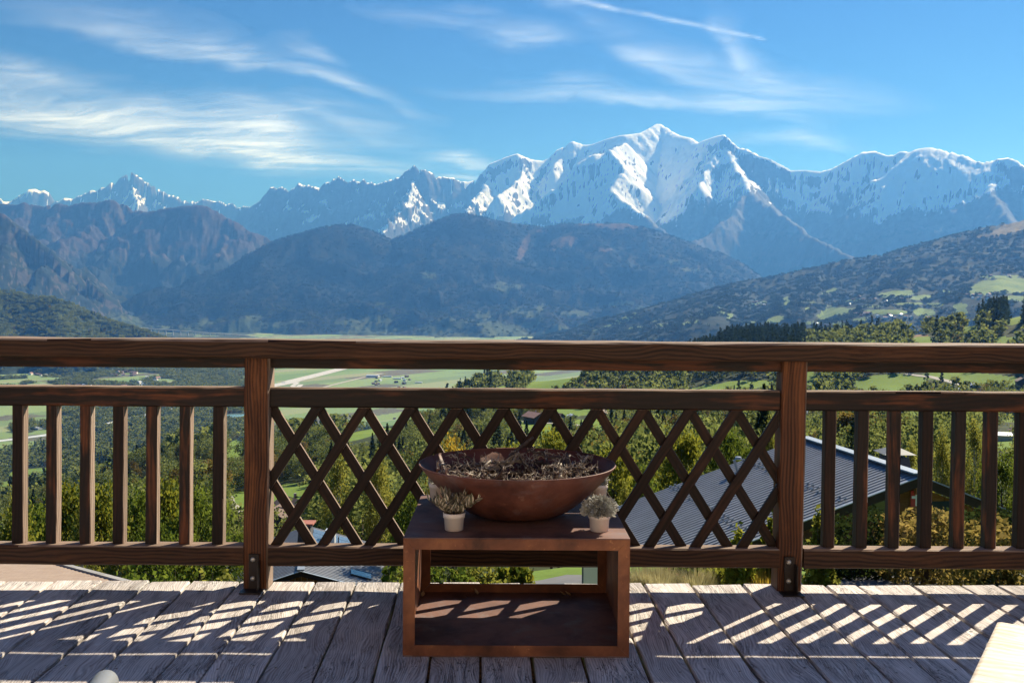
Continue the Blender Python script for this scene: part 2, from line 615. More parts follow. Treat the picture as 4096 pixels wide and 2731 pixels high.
glac = blobs(PX, PY, [(1660, 868, 260, 20, -21), (1850, 800, 170, 15, -25), (2130, 690, 210, 26, -27), (2430, 700, 40, 14, 20), (2560, 800, 60, 20, 35), (2650, 800, 60, 30, 60), (2680, 700, 90, 60), (3300, 838, 40, 9, 15), (3160, 780, 60, 12, 40), (1180, 890, 120, 14, -15), (1450, 880, 100, 18, -20)], 0.5, 60)
snow = np.maximum(snow, glac * 0.95 * (1 - sst(st, 1.3, 1.8)))
rockm = sst(Z + 300 * nzs, 700, 1300)
brown = sst(Z + 400 * nzs, 250, 800) * (1 - rockm)
cover = np.stack([snow, 0 * snow, brown, rockm], -1)
RANGE_MAT = land_mat('range_surface', rock=(0.075, 0.072, 0.075), dry=(0.058, 0.048, 0.036), tex=0.6)
make_land('mountain_range', X, Y, Z, cover, RANGE_MAT, 'snow covered rocky mountain range along the skyline')

# --- brown summits on the left
B1 = [(-420, 760, 17.5), (-200, 800, 17.5), (0, 813, 17.4), (61, 820, 17.2), (97, 810, 17), (133, 820, 17), (182, 826, 16.9), (230, 813, 16.8), (273, 823, 16.7), (327, 810, 16.6), (388, 810, 16.5), (442, 798, 16.4), (485, 813, 16.4), (527, 838, 16.3), (576, 846, 16.2), (640, 880, 16), (760, 960, 15.6)]
B2 = [(569, 850, 15.6), (606, 844, 15.5), (666, 832, 15.4), (727, 824, 15.3), (788, 821, 15.2), (824, 824, 15.2), (860, 838, 15.2), (909, 862, 15.1), (969, 895, 15), (1030, 926, 15), (1090, 956, 15), (1200, 1020, 14.8), (1330, 1110, 14.6)]
BL = [(poly3(B1, 10, ([0, 4096], [5, 5]), 41), 0.62, 60, .25), (poly3(B2, 10, ([0, 4096], [2, 2]), 42), 0.62, 120, .25)]
for i, sp in enumerate([[(569, 850, 15.6), (500, 920, 14.9), (420, 1000, 14.2), (330, 1100, 13.4)], [(824, 826, 15.2), (760, 920, 14.5), (700, 1010, 13.8), (640, 1100, 13.2), (560, 1180, 12.6)], [(442, 800, 16.4), (360, 860, 15.8), (250, 930, 15), (160, 1010, 14.2)], [(230, 815, 16.8), (190, 880, 16), (100, 960, 15.2)], [(97, 812, 17), (50, 880, 16.2), (0, 950, 15.5)],
                        [(969, 897, 15), (900, 1000, 14.2), (860, 1080, 13.6)]]):
    BL.append((poly3(sp, 24, ([0, 4096], [7, 7]), 50 + i), 0.6, 120, .2, 350.0))
X, Y = polar(-30, -8.0, 430, np.arange(11200, 19200, 58.0))
H, D = tents(X, Y, BL, -420.0)
rg = ridged((X + 300 * fbm(X / 1500, Y / 1500, 3)) / 1250 + 3, (Y + 300 * fbm(X / 1500 + 5, Y / 1500, 3)) / 1250, 6)
Z = H - 330 * sst(D, 0, 900) * (1 - rg) - 90 * sst(D, 0, 350) * (1 - ridged(X / 330, Y / 330, 4)) - 26 * sst(D, 0, 120) * (1 + fbm(X / 130, Y / 130, 4))
nz = fbm(X / 700, Y / 700, 5)
brown = sst(Z + 330 * nz, 330, 780)
rk = 0.75 * sst(slope_of(X, Y, Z) + 0.2 * nz, 0.95, 1.35) * sst(Z, 200, 600)
cover = np.stack([0 * Z, 0.0 * Z, brown, rk], -1)
BROWN_MAT = land_mat('alpine_heath', forest=(0.010, 0.014, 0.010), dry=(0.036, 0.023, 0.019), rock=(0.05, 0.042, 0.04), snow=False, tex=0.8)
make_land('mountain', X, Y, Z, cover, BROWN_MAT, 'brown heath covered summits below the snowy skyline')

# --- the steep wooded flank on the far left
B3 = [(-420, 700, 12.2), (-200, 770, 12), (0, 850, 11.8), (36, 874, 11.7), (79, 910, 11.6), (121, 941, 11.5), (182, 983, 11.4), (230, 1025, 11.3), (273, 1068, 11.2), (315, 1104, 11.1), (363, 1128, 11), (388, 1165, 10.9), (420, 1215, 10.8), (470, 1290, 10.7)]
BL = [(poly3(B3, 10, ([0, 4096], [5, 5]), 61), 0.75, 40, .25)]
for i, sp in enumerate([[(36, 874, 11.7), (10, 960, 11.2), (-20, 1060, 10.6)], [(182, 985, 11.4), (150, 1060, 10.9), (110, 1150, 10.4)], [(330, 1112, 11.1), (290, 1150, 10.7), (260, 1190, 10.4)], [(-100, 810, 12), (-140, 960, 11)]]):
    BL.append((poly3(sp, 24, ([0, 4096], [6, 6]), 70 + i), 0.7, 60, .2, 300.0))
X, Y = polar(-31, -19.5, 260, np.arange(8800, 13200, 45.0))
H, D = tents(X, Y, BL, -420.0)
rg = ridged(X / 900 + 8, Y / 900 + 2, 6)
Z = H - 230 * sst(D, 0, 700) * (1 - rg) - 16 * sst(D, 0, 100) * (1 + fbm(X / 90, Y / 90, 4))
nz = fbm(X / 600, Y / 600, 5)
rk = 0.8 * sst(slope_of(X, Y, Z) + 0.25 * nz, 0.95, 1.35)
cover = np.stack([0 * Z, 0.55 * sst(-Z + 200 * nz, 60, 230), 0.9 * sst(Z + 300 * nz, 620, 900), rk], -1)
WOODED_MAT = land_mat('wooded_flank', forest=(0.014, 0.021, 0.013), meadow=(0.06, 0.08, 0.03), dry=(0.06, 0.04, 0.03), rock=(0.055, 0.05, 0.046), snow=False)
make_land('mountain_flank', X, Y, Z, cover, WOODED_MAT, 'steep wooded mountain flank with rocky bands beside the valley mouth')

# --- the dark wooded mountains in the middle
M1 = [(394, 1256, 11.2), (485, 1213, 11.4), (606, 1159, 11.6), (727, 1128, 11.8), (848, 1074, 12), (945, 1050, 12.1), (1030, 1001, 12.2), (1090, 971, 12.3), (1151, 947, 12.4), (1212, 929, 12.5), (1290, 907, 12.6), (1357, 899, 12.7), (1421, 898, 12.8), (1470, 919, 12.9), (1512, 938, 13), (1567, 958, 13.2)]
M2 = [(1400, 1050, 12.9), (1500, 990, 13.2), (1567, 960, 13.4), (1603, 944, 13.4), (1657, 926, 13.4), (1724, 895, 13.3), (1773, 874, 13.2), (1815, 857, 13.1), (1869, 853, 13), (1912, 862, 13), (1966, 877, 13), (2027, 889, 13), (2130, 903, 13), (2178, 907, 13), (2245, 895, 12.9), (2330, 895, 12.8), (2433, 892, 12.8), (2506, 893, 12.8),
      (2572, 907, 12.8), (2664, 937, 12.8), (2727, 959, 12.8), (2778, 981, 12.8), (2854, 1003, 12.8), (2918, 1035, 12.8), (2963, 1073, 12.7), (2994, 1111, 12.6), (3100, 1170, 12.4)]
BL = [(poly3(M1, 10, ([0, 4096], [2.5, 2.5]), 81), 0.48, 80, .3), (poly3(M2, 10, ([0, 4096], [2.5, 2.5]), 82), 0.46, 80, .3)]
for i, sp in enumerate([[(1090, 973, 12.3), (1130, 1080, 11.6), (1180, 1180, 10.9), (1150, 1270, 10.3)], [(1357, 901, 12.7), (1420, 1010, 12), (1500, 1100, 11.3), (1680, 1090, 11), (1750, 1180, 10.4), (1790, 1260, 9.9)], [(848, 1076, 12), (880, 1150, 11.4), (900, 1230, 10.8)], [(1869, 856, 13), (1900, 950, 12.4), (1960, 1040, 11.7), (1930, 1130, 11), (1960, 1220, 10.4)],
                        [(2130, 905, 13), (2090, 990, 12.3), (2150, 1060, 11.6), (2090, 1150, 10.9), (2160, 1230, 10.2)], [(2433, 895, 12.8), (2480, 980, 12.1), (2440, 1070, 11.3), (2500, 1150, 10.6)], [(2664, 939, 12.8), (2690, 1030, 12), (2650, 1120, 11.2), (2600, 1180, 10.6)], [(1220, 930, 12.5), (1270, 1040, 11.8), (1290, 1150, 11), (1330, 1250, 10.3)]]):
    BL.append((poly3(sp, 24, ([0, 4096], [6, 6]), 90 + i), 0.5, 80, .25, 300.0))
X, Y = polar(-24.5, 16.5, 760, np.arange(8300, 15000, 48.0))
H, D = tents(X, Y, BL, -420.0)
rg = ridged((X + 250 * fbm(X / 1100, Y / 1100, 3)) / 950 + 1, (Y + 250 * fbm(X / 1100 + 5, Y / 1100, 3)) / 950 + 6, 6)
Z = H - 190 * sst(D, 0, 800) * (1 - rg) - 15 * sst(D, 0, 60) * (1 + fbm(X / 75, Y / 75, 3))
PX, PY = px_of(X, Y, Z)
nz = fbm(X / 500, Y / 500, 5)
brownspots = [(2095, 990, 16, 60, 25), (2260, 968, 60, 22, -8), (2190, 1000, 40, 5), (2470, 906, 90, 11), (2170, 925, 30, 5), (2360, 898, 60, 5), (2420, 1000, 30, 7)]
meadspots = [(1715, 1100, 30, 14), (2010, 1150, 34, 22, 20), (2060, 1145, 30, 10), (2060, 1240, 30, 8, -20), (2160, 1235, 22, 12, -40), (1950, 1280, 34, 10), (2690, 1050, 40, 10), (2760, 1080, 45, 9), (2560, 1230, 20, 10), (2300, 1255, 60, 12), (2480, 1215, 60, 10)]
mead = np.maximum(blobs(PX, PY, meadspots, 0.7, 25), 0.72 * sst(PY + 140 * nz, 1230, 1330))
XM, YM, ZM, DM = X, Y, Z, mead
mead_patches = 0.5 * sst(nz, 0.25, 0.6) * sst(PY, 1080, 1200)  # lighter green meadow patches over the lower slopes
cover = np.stack([0 * Z, np.maximum(mead, mead_patches * 0.6), np.maximum(blobs(PX, PY, brownspots, 0.4, 20), 0.2 * sst(nz, .35, .6) * sst(Z, 560, 760)), 0 * Z], -1)
DARK_MAT = land_mat('dark_forest', forest=(0.008, 0.012, 0.009), meadow=(0.045, 0.064, 0.028), dry=(0.085, 0.052, 0.036), snow=False, tex=1.1)
make_land('wooded_mountain', X, Y, Z, cover, DARK_MAT, 'dark forested mountains in the middle distance')

# --- the long pasture slope on the right
M4L = [(2330, 1345, 7.1), (2420, 1290, 7.1), (2500, 1262, 7.1), (2600, 1230, 7.1), (2664, 1214, 7.2), (2727, 1197, 7.3)]
M4 = [(2664, 1214, 7.2), (2727, 1197, 7.3), (2791, 1178, 7.4), (2873, 1156, 7.5), (2956, 1129, 7.6), (3045, 1115, 7.7), (3122, 1099, 7.8), (3204, 1080, 7.9), (3300, 1061, 8), (3395, 1038, 8.1), (3459, 1029, 8.2), (3522, 1013, 8.2), (3586, 1003, 8.3), (3681, 981, 8.4), (3777, 952, 8.4), (3872, 924, 8.5), (3968, 902, 8.5), (4063, 886, 8.6), (4096, 877, 8.6), (4250, 840, 8.7), (4450, 800, 8.8)]
BL = [(poly3(M4, 14, ([0, 4096], [3, 3]), 101), 0.28, 60, 0.1), (poly3(M4L, 14, ([0, 4096], [2, 2]), 102), 0.4, 60, 0.1)]
for i, sp in enumerate([[(3300, 1063, 8), (3250, 1150, 6.8), (3180, 1240, 5.6)], [(3777, 955, 8.4), (3700, 1060, 7.2), (3600, 1160, 6), (3560, 1230, 5)], [(4096, 880, 8.6), (4060, 1000, 7.4), (4000, 1110, 6.2), (3950, 1180, 5.2)], [(2956, 1130, 7.6), (2900, 1200, 6.6), (2850, 1270, 5.6)]]):
    BL.append((poly3(sp, 24, ([0, 4096], [3, 3]), 110 + i), 0.33, 120, .1))
X4, Y4 = polar(-6, 31, 560, np.concatenate([np.arange(2900, 6000, 24.0), np.arange(6000, 10300, 42.0)]))
H, D = tents(X4, Y4, BL, -420.0)
R4 = np.hypot(X4, Y4)
H = np.maximum(H, np.interp(R4, [2900, 4000, 6000, 9000], [-420, -420, -420, -420]))
Z4 = H - 60 * sst(D, 0, 700) * (1 - ridged(X4 / 900, Y4 / 900 + 3, 5)) - 12 * (1 + fbm(X4 / 150, Y4 / 150, 4)) * sst(D, 0, 80)
PX, PY = px_of(X4, Y4, Z4)
M4SPOTS = [(3337, 1252, 70, 22, -8), (3103, 1278, 40, 12, -14), (3144, 1202, 18, 14, -30), (3322, 1166, 35, 8, -15), (3586, 1176, 75, 14, -5), (3693, 1190, 50, 10, -3), (3546, 1247, 90, 9), (3698, 1250, 45, 17, 4), (3739, 1219, 35, 9), (3449, 1278, 35, 8), (3368, 1300, 40, 10, 15), (3841, 1224, 30, 12), (3841, 1245, 32, 10),
           (3942, 1150, 70, 28, -10), (4044, 1140, 90, 34), (3993, 1107, 80, 8), (2920, 1265, 14, 9, -20), (3230, 1235, 12, 5), (3030, 1215, 40, 7, -10), (3420, 1205, 40, 6), (2760, 1290, 40, 6, -12), (2650, 1300, 30, 6), (2540, 1310, 40, 5), (3640, 1215, 60, 5), (3480, 1225, 50, 5), (3250, 1290, 30, 6), (4060, 1195, 60, 12), (2990, 1290, 30, 6), (2860, 1230, 22, 4), (3780, 1165, 30, 5)]
mead4 = blobs(PX, PY, M4SPOTS, 0.55, 30)
dry4 = blobs(PX, PY, [(4031, 918, 80, 22, -20), (3930, 945, 30, 6, -10), (4120, 900, 60, 30)], 0.5, 30)
nz = fbm(X4 / 400, Y4 / 400, 4)
cover = np.stack([0 * Z4, np.maximum(mead4, 0.66 * sst(nz, .1, .5) * sst(PY, 1150, 1230)), dry4, 0 * Z4], -1)
SLOPE_MAT = land_mat('pasture_slope', forest=(0.022, 0.033, 0.018), meadow=(0.13, 0.19, 0.05), dry=(0.15, 0.12, 0.06), snow=False, tex=1.2)
make_land('pasture_hillside', X4, Y4, Z4, cover, SLOPE_MAT, 'long hillside of woods, pastures and hamlets under the snowy range')

# --- wooded knoll at the left edge of the valley
M5 = [(-400, 1120, 6.6), (-150, 1150, 6.4), (0, 1165, 6.3), (36, 1162, 6.3), (91, 1182, 6.1), (151, 1190, 6), (206, 1193, 5.9), (273, 1222, 5.9), (327, 1247, 5.8), (388, 1271, 5.8), (454, 1285, 5.7), (515, 1305, 5.7), (576, 1326, 5.6), (636, 1345, 5.6), (760, 1400, 5.5), (900, 1450, 5.4)]
BL = [(poly3(M5, 10, ([0, 4096], [3, 3]), 121), 0.5, 60, 0.2), (poly3([(206, 1193, 5.9), (230, 1260, 5.5), (260, 1340, 5.15), (300, 1400, 4.9)], 10, None), 0.55, 40, .2), (poly3([(-20, 1164, 6.3), (-10, 1270, 5.7), (20, 1380, 5.1)], 10, None), 0.5, 40, .2)]
X5, Y5 = polar(-31, -14, 330, np.arange(4100, 7300, 26.0))
H, D = tents(X5, Y5, BL, -420.0)
Z5 = H - 45 * sst(D, 0, 500) * (1 - ridged(X5 / 500, Y5 / 500 + 3, 5)) - 8 * (1 + fbm(X5 / 45, Y5 / 45, 3)) * sst(D, 0, 40)
nz = fbm(X5 / 300, Y5 / 300, 4)
cover = np.stack([0 * Z5, 0.62 * sst(nz, .1, .5), 0.75 * sst(-nz, .25, .5) * sst(Z5, 0, 100), 0 * Z5], -1)
KNOLL_MAT = land_mat('wooded_knoll_cover', forest=(0.030, 0.045, 0.020), meadow=(0.06, 0.085, 0.03), dry=(0.075, 0.06, 0.04), snow=False, tex=1.6)
make_land('wooded_hill', X5, Y5, Z5, cover, KNOLL_MAT, 'rounded wooded hill at the edge of the valley')

# --- the ground from below the deck down to the valley floor
GR = [5, 15, 22, 32, 45, 60, 85, 120, 170, 250, 350, 500, 650, 800, 1000, 1250, 1500, 1750, 2000, 2300, 2700, 3200, 4000, 5000, 6500, 9000, 12500]
GA = {-30: [-4, -5.6, -7.6, -10.5, -14.5, -19, -26, -35, -46, -66, -88, -118, -145, -170, -203, -240, -272, -300, -322, -345, -350, -350, -350, -350, -350, -350, -350],
      -14.4: [-3.8, -5.0, -7.2, -10, -14, -19, -25, -32, -41, -54, -70, -93, -108, -122, -148, -185, -222, -258, -292, -326, -348, -350, -350, -350, -350, -350, -350],
      -6.5: [-3.4, -4.6, -6.4, -8.8, -13, -17.5, -23, -30, -39, -52, -66, -84, -98, -110, -132, -172, -214, -254, -290, -326, -348, -350, -350, -350, -350, -350, -350],
      0: [-3.0, -4.0, -5.6, -7.6, -11.5, -16, -21, -28, -37, -51, -65, -78, -84, -92, -103, -106, -160, -205, -250, -300, -340, -350, -350, -350, -350, -350, -350],
      7: [-2.7, -3.6, -4.9, -7.2, -11, -15, -20, -26, -34, -46, -58, -71, -79, -86, -90, -94, -118, -160, -205, -250, -290, -320, -345, -350, -350, -350, -350],
      14.4: [-2.6, -3.4, -4.6, -7.0, -10.2, -14, -18.5, -24, -31, -42, -54, -68, -76, -80, -80, -68, -63, -80, -120, -165, -205, -235, -270, -300, -330, -350, -350],
      22: [-2.6, -3.3, -4.4, -6.6, -9.4, -12.4, -16.5, -21, -28, -39, -51, -65, -73, -75, -64, -44, -44, -66, -100, -135, -160, -190, -230, -270, -320, -350, -350],
      31: [-2.6, -3.2, -4.3, -6.2, -8.8, -11.5, -15, -19.5, -26, -37, -48, -61, -69, -69, -40, -8, -6, -30, -70, -110, -140, -170, -210, -260, -310, -350, -350]}


def ground_z(az_deg, r):
    keys = sorted(GA)
    lr = np.log(np.maximum(r, 4.0))
    lg = np.log(np.array(GR, float))
    cols = np.stack([np.interp(lr, lg, GA[k]) for k in keys], 0)
    f = np.clip(np.interp(az_deg, keys, np.arange(len(keys))), 0, len(keys) - 1.0001)
    i = np.floor(f).astype(int)
    t = f - i
    t = t * t * (3 - 2 * t)
    a = np.take_along_axis(cols, i[None], 0)[0]
    b = np.take_along_axis(cols, (i + 1)[None], 0)[0]
    z = a + (b - a) * t
    x, y = r * np.sin(np.radians(az_deg)), r * np.cos(np.radians(az_deg))
    roll = fbm(x / 260 + 3, y / 260, 3) * 9 * sst(r, 110, 420) + fbm(x / 700 + 1, y / 700 + 8, 3) * 22 * sst(r, 350, 1200) + fbm(x / 40, y / 40, 3) * 0.5 * sst(r, 18, 80)
    damp = 1 - sst(-z, 290, 345)
    return np.maximum(z + roll * damp, -350.5) - 0.05 * np.sin(x / 9.0)


GRS = np.concatenate([np.geomspace(4.0, 120, 90)[:-1], np.geomspace(120, 3000, 320)[:-1], np.linspace(3000, 5200, 110)[:-1], np.geomspace(5200, 12500, 60)])
GAZ = np.linspace(-31, 31.5, 560)
XG, YG = polar(-31, 31.5, 560, GRS)
AZg, RRg = np.meshgrid(GAZ, GRS)
ZG = ground_z(AZg.ravel(), RRg.ravel()).reshape(AZg.shape)


def gz(x, y):
    """height of the ground sheet as built (between its own points)"""
    x, y = np.atleast_1d(np.asarray(x, float)), np.atleast_1d(np.asarray(y, float))
    a = np.degrees(np.arctan2(x, y))
    r = np.hypot(x, y)
    fi = np.clip(np.interp(r, GRS, np.arange(len(GRS))), 0, len(GRS) - 1.001)
    fj = np.clip((a + 31) / 62.5 * 559, 0, 558.999)
    i, j = fi.astype(int), fj.astype(int)
    s, t = fi - i, fj - j
    return (ZG[i, j] * (1 - s) + ZG[i + 1, j] * s) * (1 - t) + (ZG[i, j + 1] * (1 - s) + ZG[i + 1, j + 1] * s) * t


def gz1(x, y):
    return float(gz(x, y)[0])


def on_ground(px, py, r0=6.0, r1=9000.0):
    """where the sight line through a photo pixel first meets the ground"""
    d = ray(px, py)
    k = 1.0 / math.hypot(d.x, d.y)
    rr = np.geomspace(r0, r1, 1400)
    x, y, z = EYE.x + d.x * k * rr, EYE.y + d.y * k * rr, EYE.z + d.z * k * rr
    g = gz(x, y)
    w = np.nonzero(z <= g)[0]
    i = w[0] if len(w) else len(rr) - 1
    return Vector((x[i], y[i], g[i]))


PX, PY = px_of(XG, YG, ZG)
GSPOTS = [(2215, 1528, 125, 26, -12), (2920, 1548, 190, 20, -6), (3235, 1512, 55, 28, 10), (3560, 1530, 150, 34, -3), (3900, 1515, 220, 26, 4), (2140, 1715, 130, 36, 4), (2360, 1700, 90, 26), (1590, 1672, 75, 26, -6), (1560, 1700, 80, 30, -10), (1420, 1745, 130, 16, -14), (1085, 1752, 34, 12, -8),
          (2840, 1718, 70, 15, -10), (3410, 1790, 36, 14), (3560, 1830, 60, 12), (1150, 1998, 150, 66, -10), (960, 2010, 70, 46), (690, 1992, 50, 22, -6), (940, 1795, 50, 34, -15), (545, 1808, 40, 9, -14), (650, 1812, 36, 8, -6), (110, 1890, 100, 14, -8), (210, 1905, 70, 14, -4), (30, 1937, 45, 14),
          (3700, 1360, 60, 12), (4020, 1360, 60, 14), (3480, 1362, 36, 8), (3880, 1310, 36, 24, -30), (4060, 1270, 40, 30, -35), (3950, 1770, 90, 40), (4060, 1760, 60, 40), (2270, 1640, 120, 26), (2560, 1770, 40, 10), (2000, 1560, 40, 14, -20), (1700, 1640, 60, 14, -8), (1290, 1700, 50, 12, -10), (2660, 1660, 70, 14), (3010, 1690, 60, 12, -6), (3340, 1640, 60, 14), (3480, 1700, 60, 12), (3680, 1660, 70, 16, 4), (3860, 1650, 80, 18), (4050, 1670, 70, 16), (3620, 1740, 50, 12), (430, 1860, 60, 12, -10), (760, 1870, 60, 16, -8), (300, 1960, 50, 14), (560, 1930, 50, 14, -6), (850, 1900, 40, 14), (3160, 1600, 60, 16), (2480, 1600, 80, 14), (3400, 1430, 90, 10), (3750, 1420, 110, 14), (4000, 1440, 90, 14), (3100, 1420, 60, 8)]
plain = sst(-ZG, 338, 348)
near = 1 - sst(RRg, 26, 48)
nz = fbm(XG / 90, YG / 90, 4)
mead = np.maximum(blobs(PX, PY, GSPOTS, 0.3, 40), near * 0.95)
drys = blobs(PX, PY, [(3890, 1285, 30, 12), (3660, 1345, 60, 8), (3960, 1330, 30, 14)], 0.3, 30)
MEAD_G = mead * (1 - plain)
# fields on the valley floor
th = math.radians(58)
fu, fv = XG * math.cos(th) + YG * math.sin(th), -XG * math.sin(th) + YG * math.cos(th)
ci, cj = np.floor(fu / 620.0 + 0.25 * np.sin(np.floor(fv / 110.0) * 3.7)).astype(int), np.floor(fv / 110.0).astype(int)
hsh = ((ci * 374761 + cj * 668265 + 1013) % 1000) / 1000.0
pal = np.array([(0.15, 0.22, 0.085), (0.19, 0.26, 0.11), (0.12, 0.20, 0.075), (0.22, 0.25, 0.13), (0.105, 0.085, 0.075), (0.17, 0.24, 0.09), (0.13, 0.19, 0.09), (0.24, 0.25, 0.15), (0.085, 0.075, 0.07), (0.16, 0.24, 0.10)])
fieldc = pal[(hsh * 9.999).astype(int)]
woods_left = np.maximum(sst(fbm(XG / 420 + 2, YG / 420, 4) + np.interp(PX, [0, 200, 300, 950, 1060, 1150], [-0.15, 0.0, 0.25, 0.35, -0.3, -0.8]) - sst(PY, 1850, 1500) * 0, -0.05, 0.1), 0)
keep = blobs(PX, PY, [(15, 1725, 34, 22), (90, 1665, 80, 20), (20, 1780, 30, 12), (160, 1672, 40, 12), (470, 1520, 110, 14), (650, 1525, 60, 10), (560, 1500, 90, 10), (160, 1540, 60, 8)], 0.35, 30)
field = plain * np.maximum(1 - woods_left, keep)
cover = np.stack([0 * ZG, np.maximum(MEAD_G, 0), drys, 0 * ZG], -1)
GM, gt, gb = new_mat('ground_cover')
ca = gt.n('ShaderNodeAttribute', attribute_name='cover')
cs = gt.n('ShaderNodeSeparateColor')
gt.t.links.new(ca.outputs['Color'], cs.inputs[0])
fa = gt.n('ShaderNodeAttribute', attribute_name='field')
geo = gt.n('ShaderNodeNewGeometry')
GP = geo.outputs['Position']
na, nb, nc = gt.noise(GP, 0.06, 5.0, 0.6), gt.noise(GP, 0.9, 4.0, 0.65), gt.noise(GP, 0.011, 4.0, 0.6)
wood = gt.ramp(na, [(0.3, (0.022, 0.030, 0.014)), (0.55, (0.042, 0.055, 0.022)), (0.75, (0.07, 0.08, 0.035))])
grass = gt.ramp(nc, [(0.3, (0.105, 0.170, 0.030)), (0.5, (0.150, 0.225, 0.040)), (0.72, (0.205, 0.265, 0.062))])
grass = gt.mix(gt.smooth(nb, 0.35, 0.75), grass, (0.10, 0.15, 0.028))
fld = gt.mix(0.35, fa.outputs['Color'], gt.mix(gt.smooth(na, 0.3, 0.7), fa.outputs['Color'], (0.2, 0.26, 0.12)))
gcol = gt.mix(gt.smooth(gt.m('ADD', cs.outputs[2], gt.m('MULTIPLY', gt.m('SUBTRACT', na, 0.5), 0.5)), 0.4, 0.6), wood, (0.20, 0.13, 0.08))
gcol = gt.mix(gt.smooth(gt.m('ADD', cs.outputs[1], gt.m('MULTIPLY', gt.m('SUBTRACT', na, 0.5), 0.3)), 0.42, 0.58), gcol, grass)
gcol = gt.mix(gt.smooth(fa.outputs['Alpha'], 0.4, 0.6), gcol, fld)
gt.put(gb.inputs['Base Color'], gcol)
gb.inputs['Roughness'].default_value = 0.95
gb.inputs['Specular IOR Level'].default_value = 0.1
bump(gt, gb, nb, 0.4, 0.25)
gme = np_mesh('ground', np.stack([XG.ravel(), YG.ravel(), ZG.ravel()], 1), grid_faces(*XG.shape), True,
              {'cover': cover.reshape(-1, 4), 'field': np.concatenate([fieldc.reshape(-1, 3), field.reshape(-1, 1)], 1)})
tag(link('ground', gme, GM), 'meadows, woodland floor and fields falling away to the valley', None, None, 'structure')

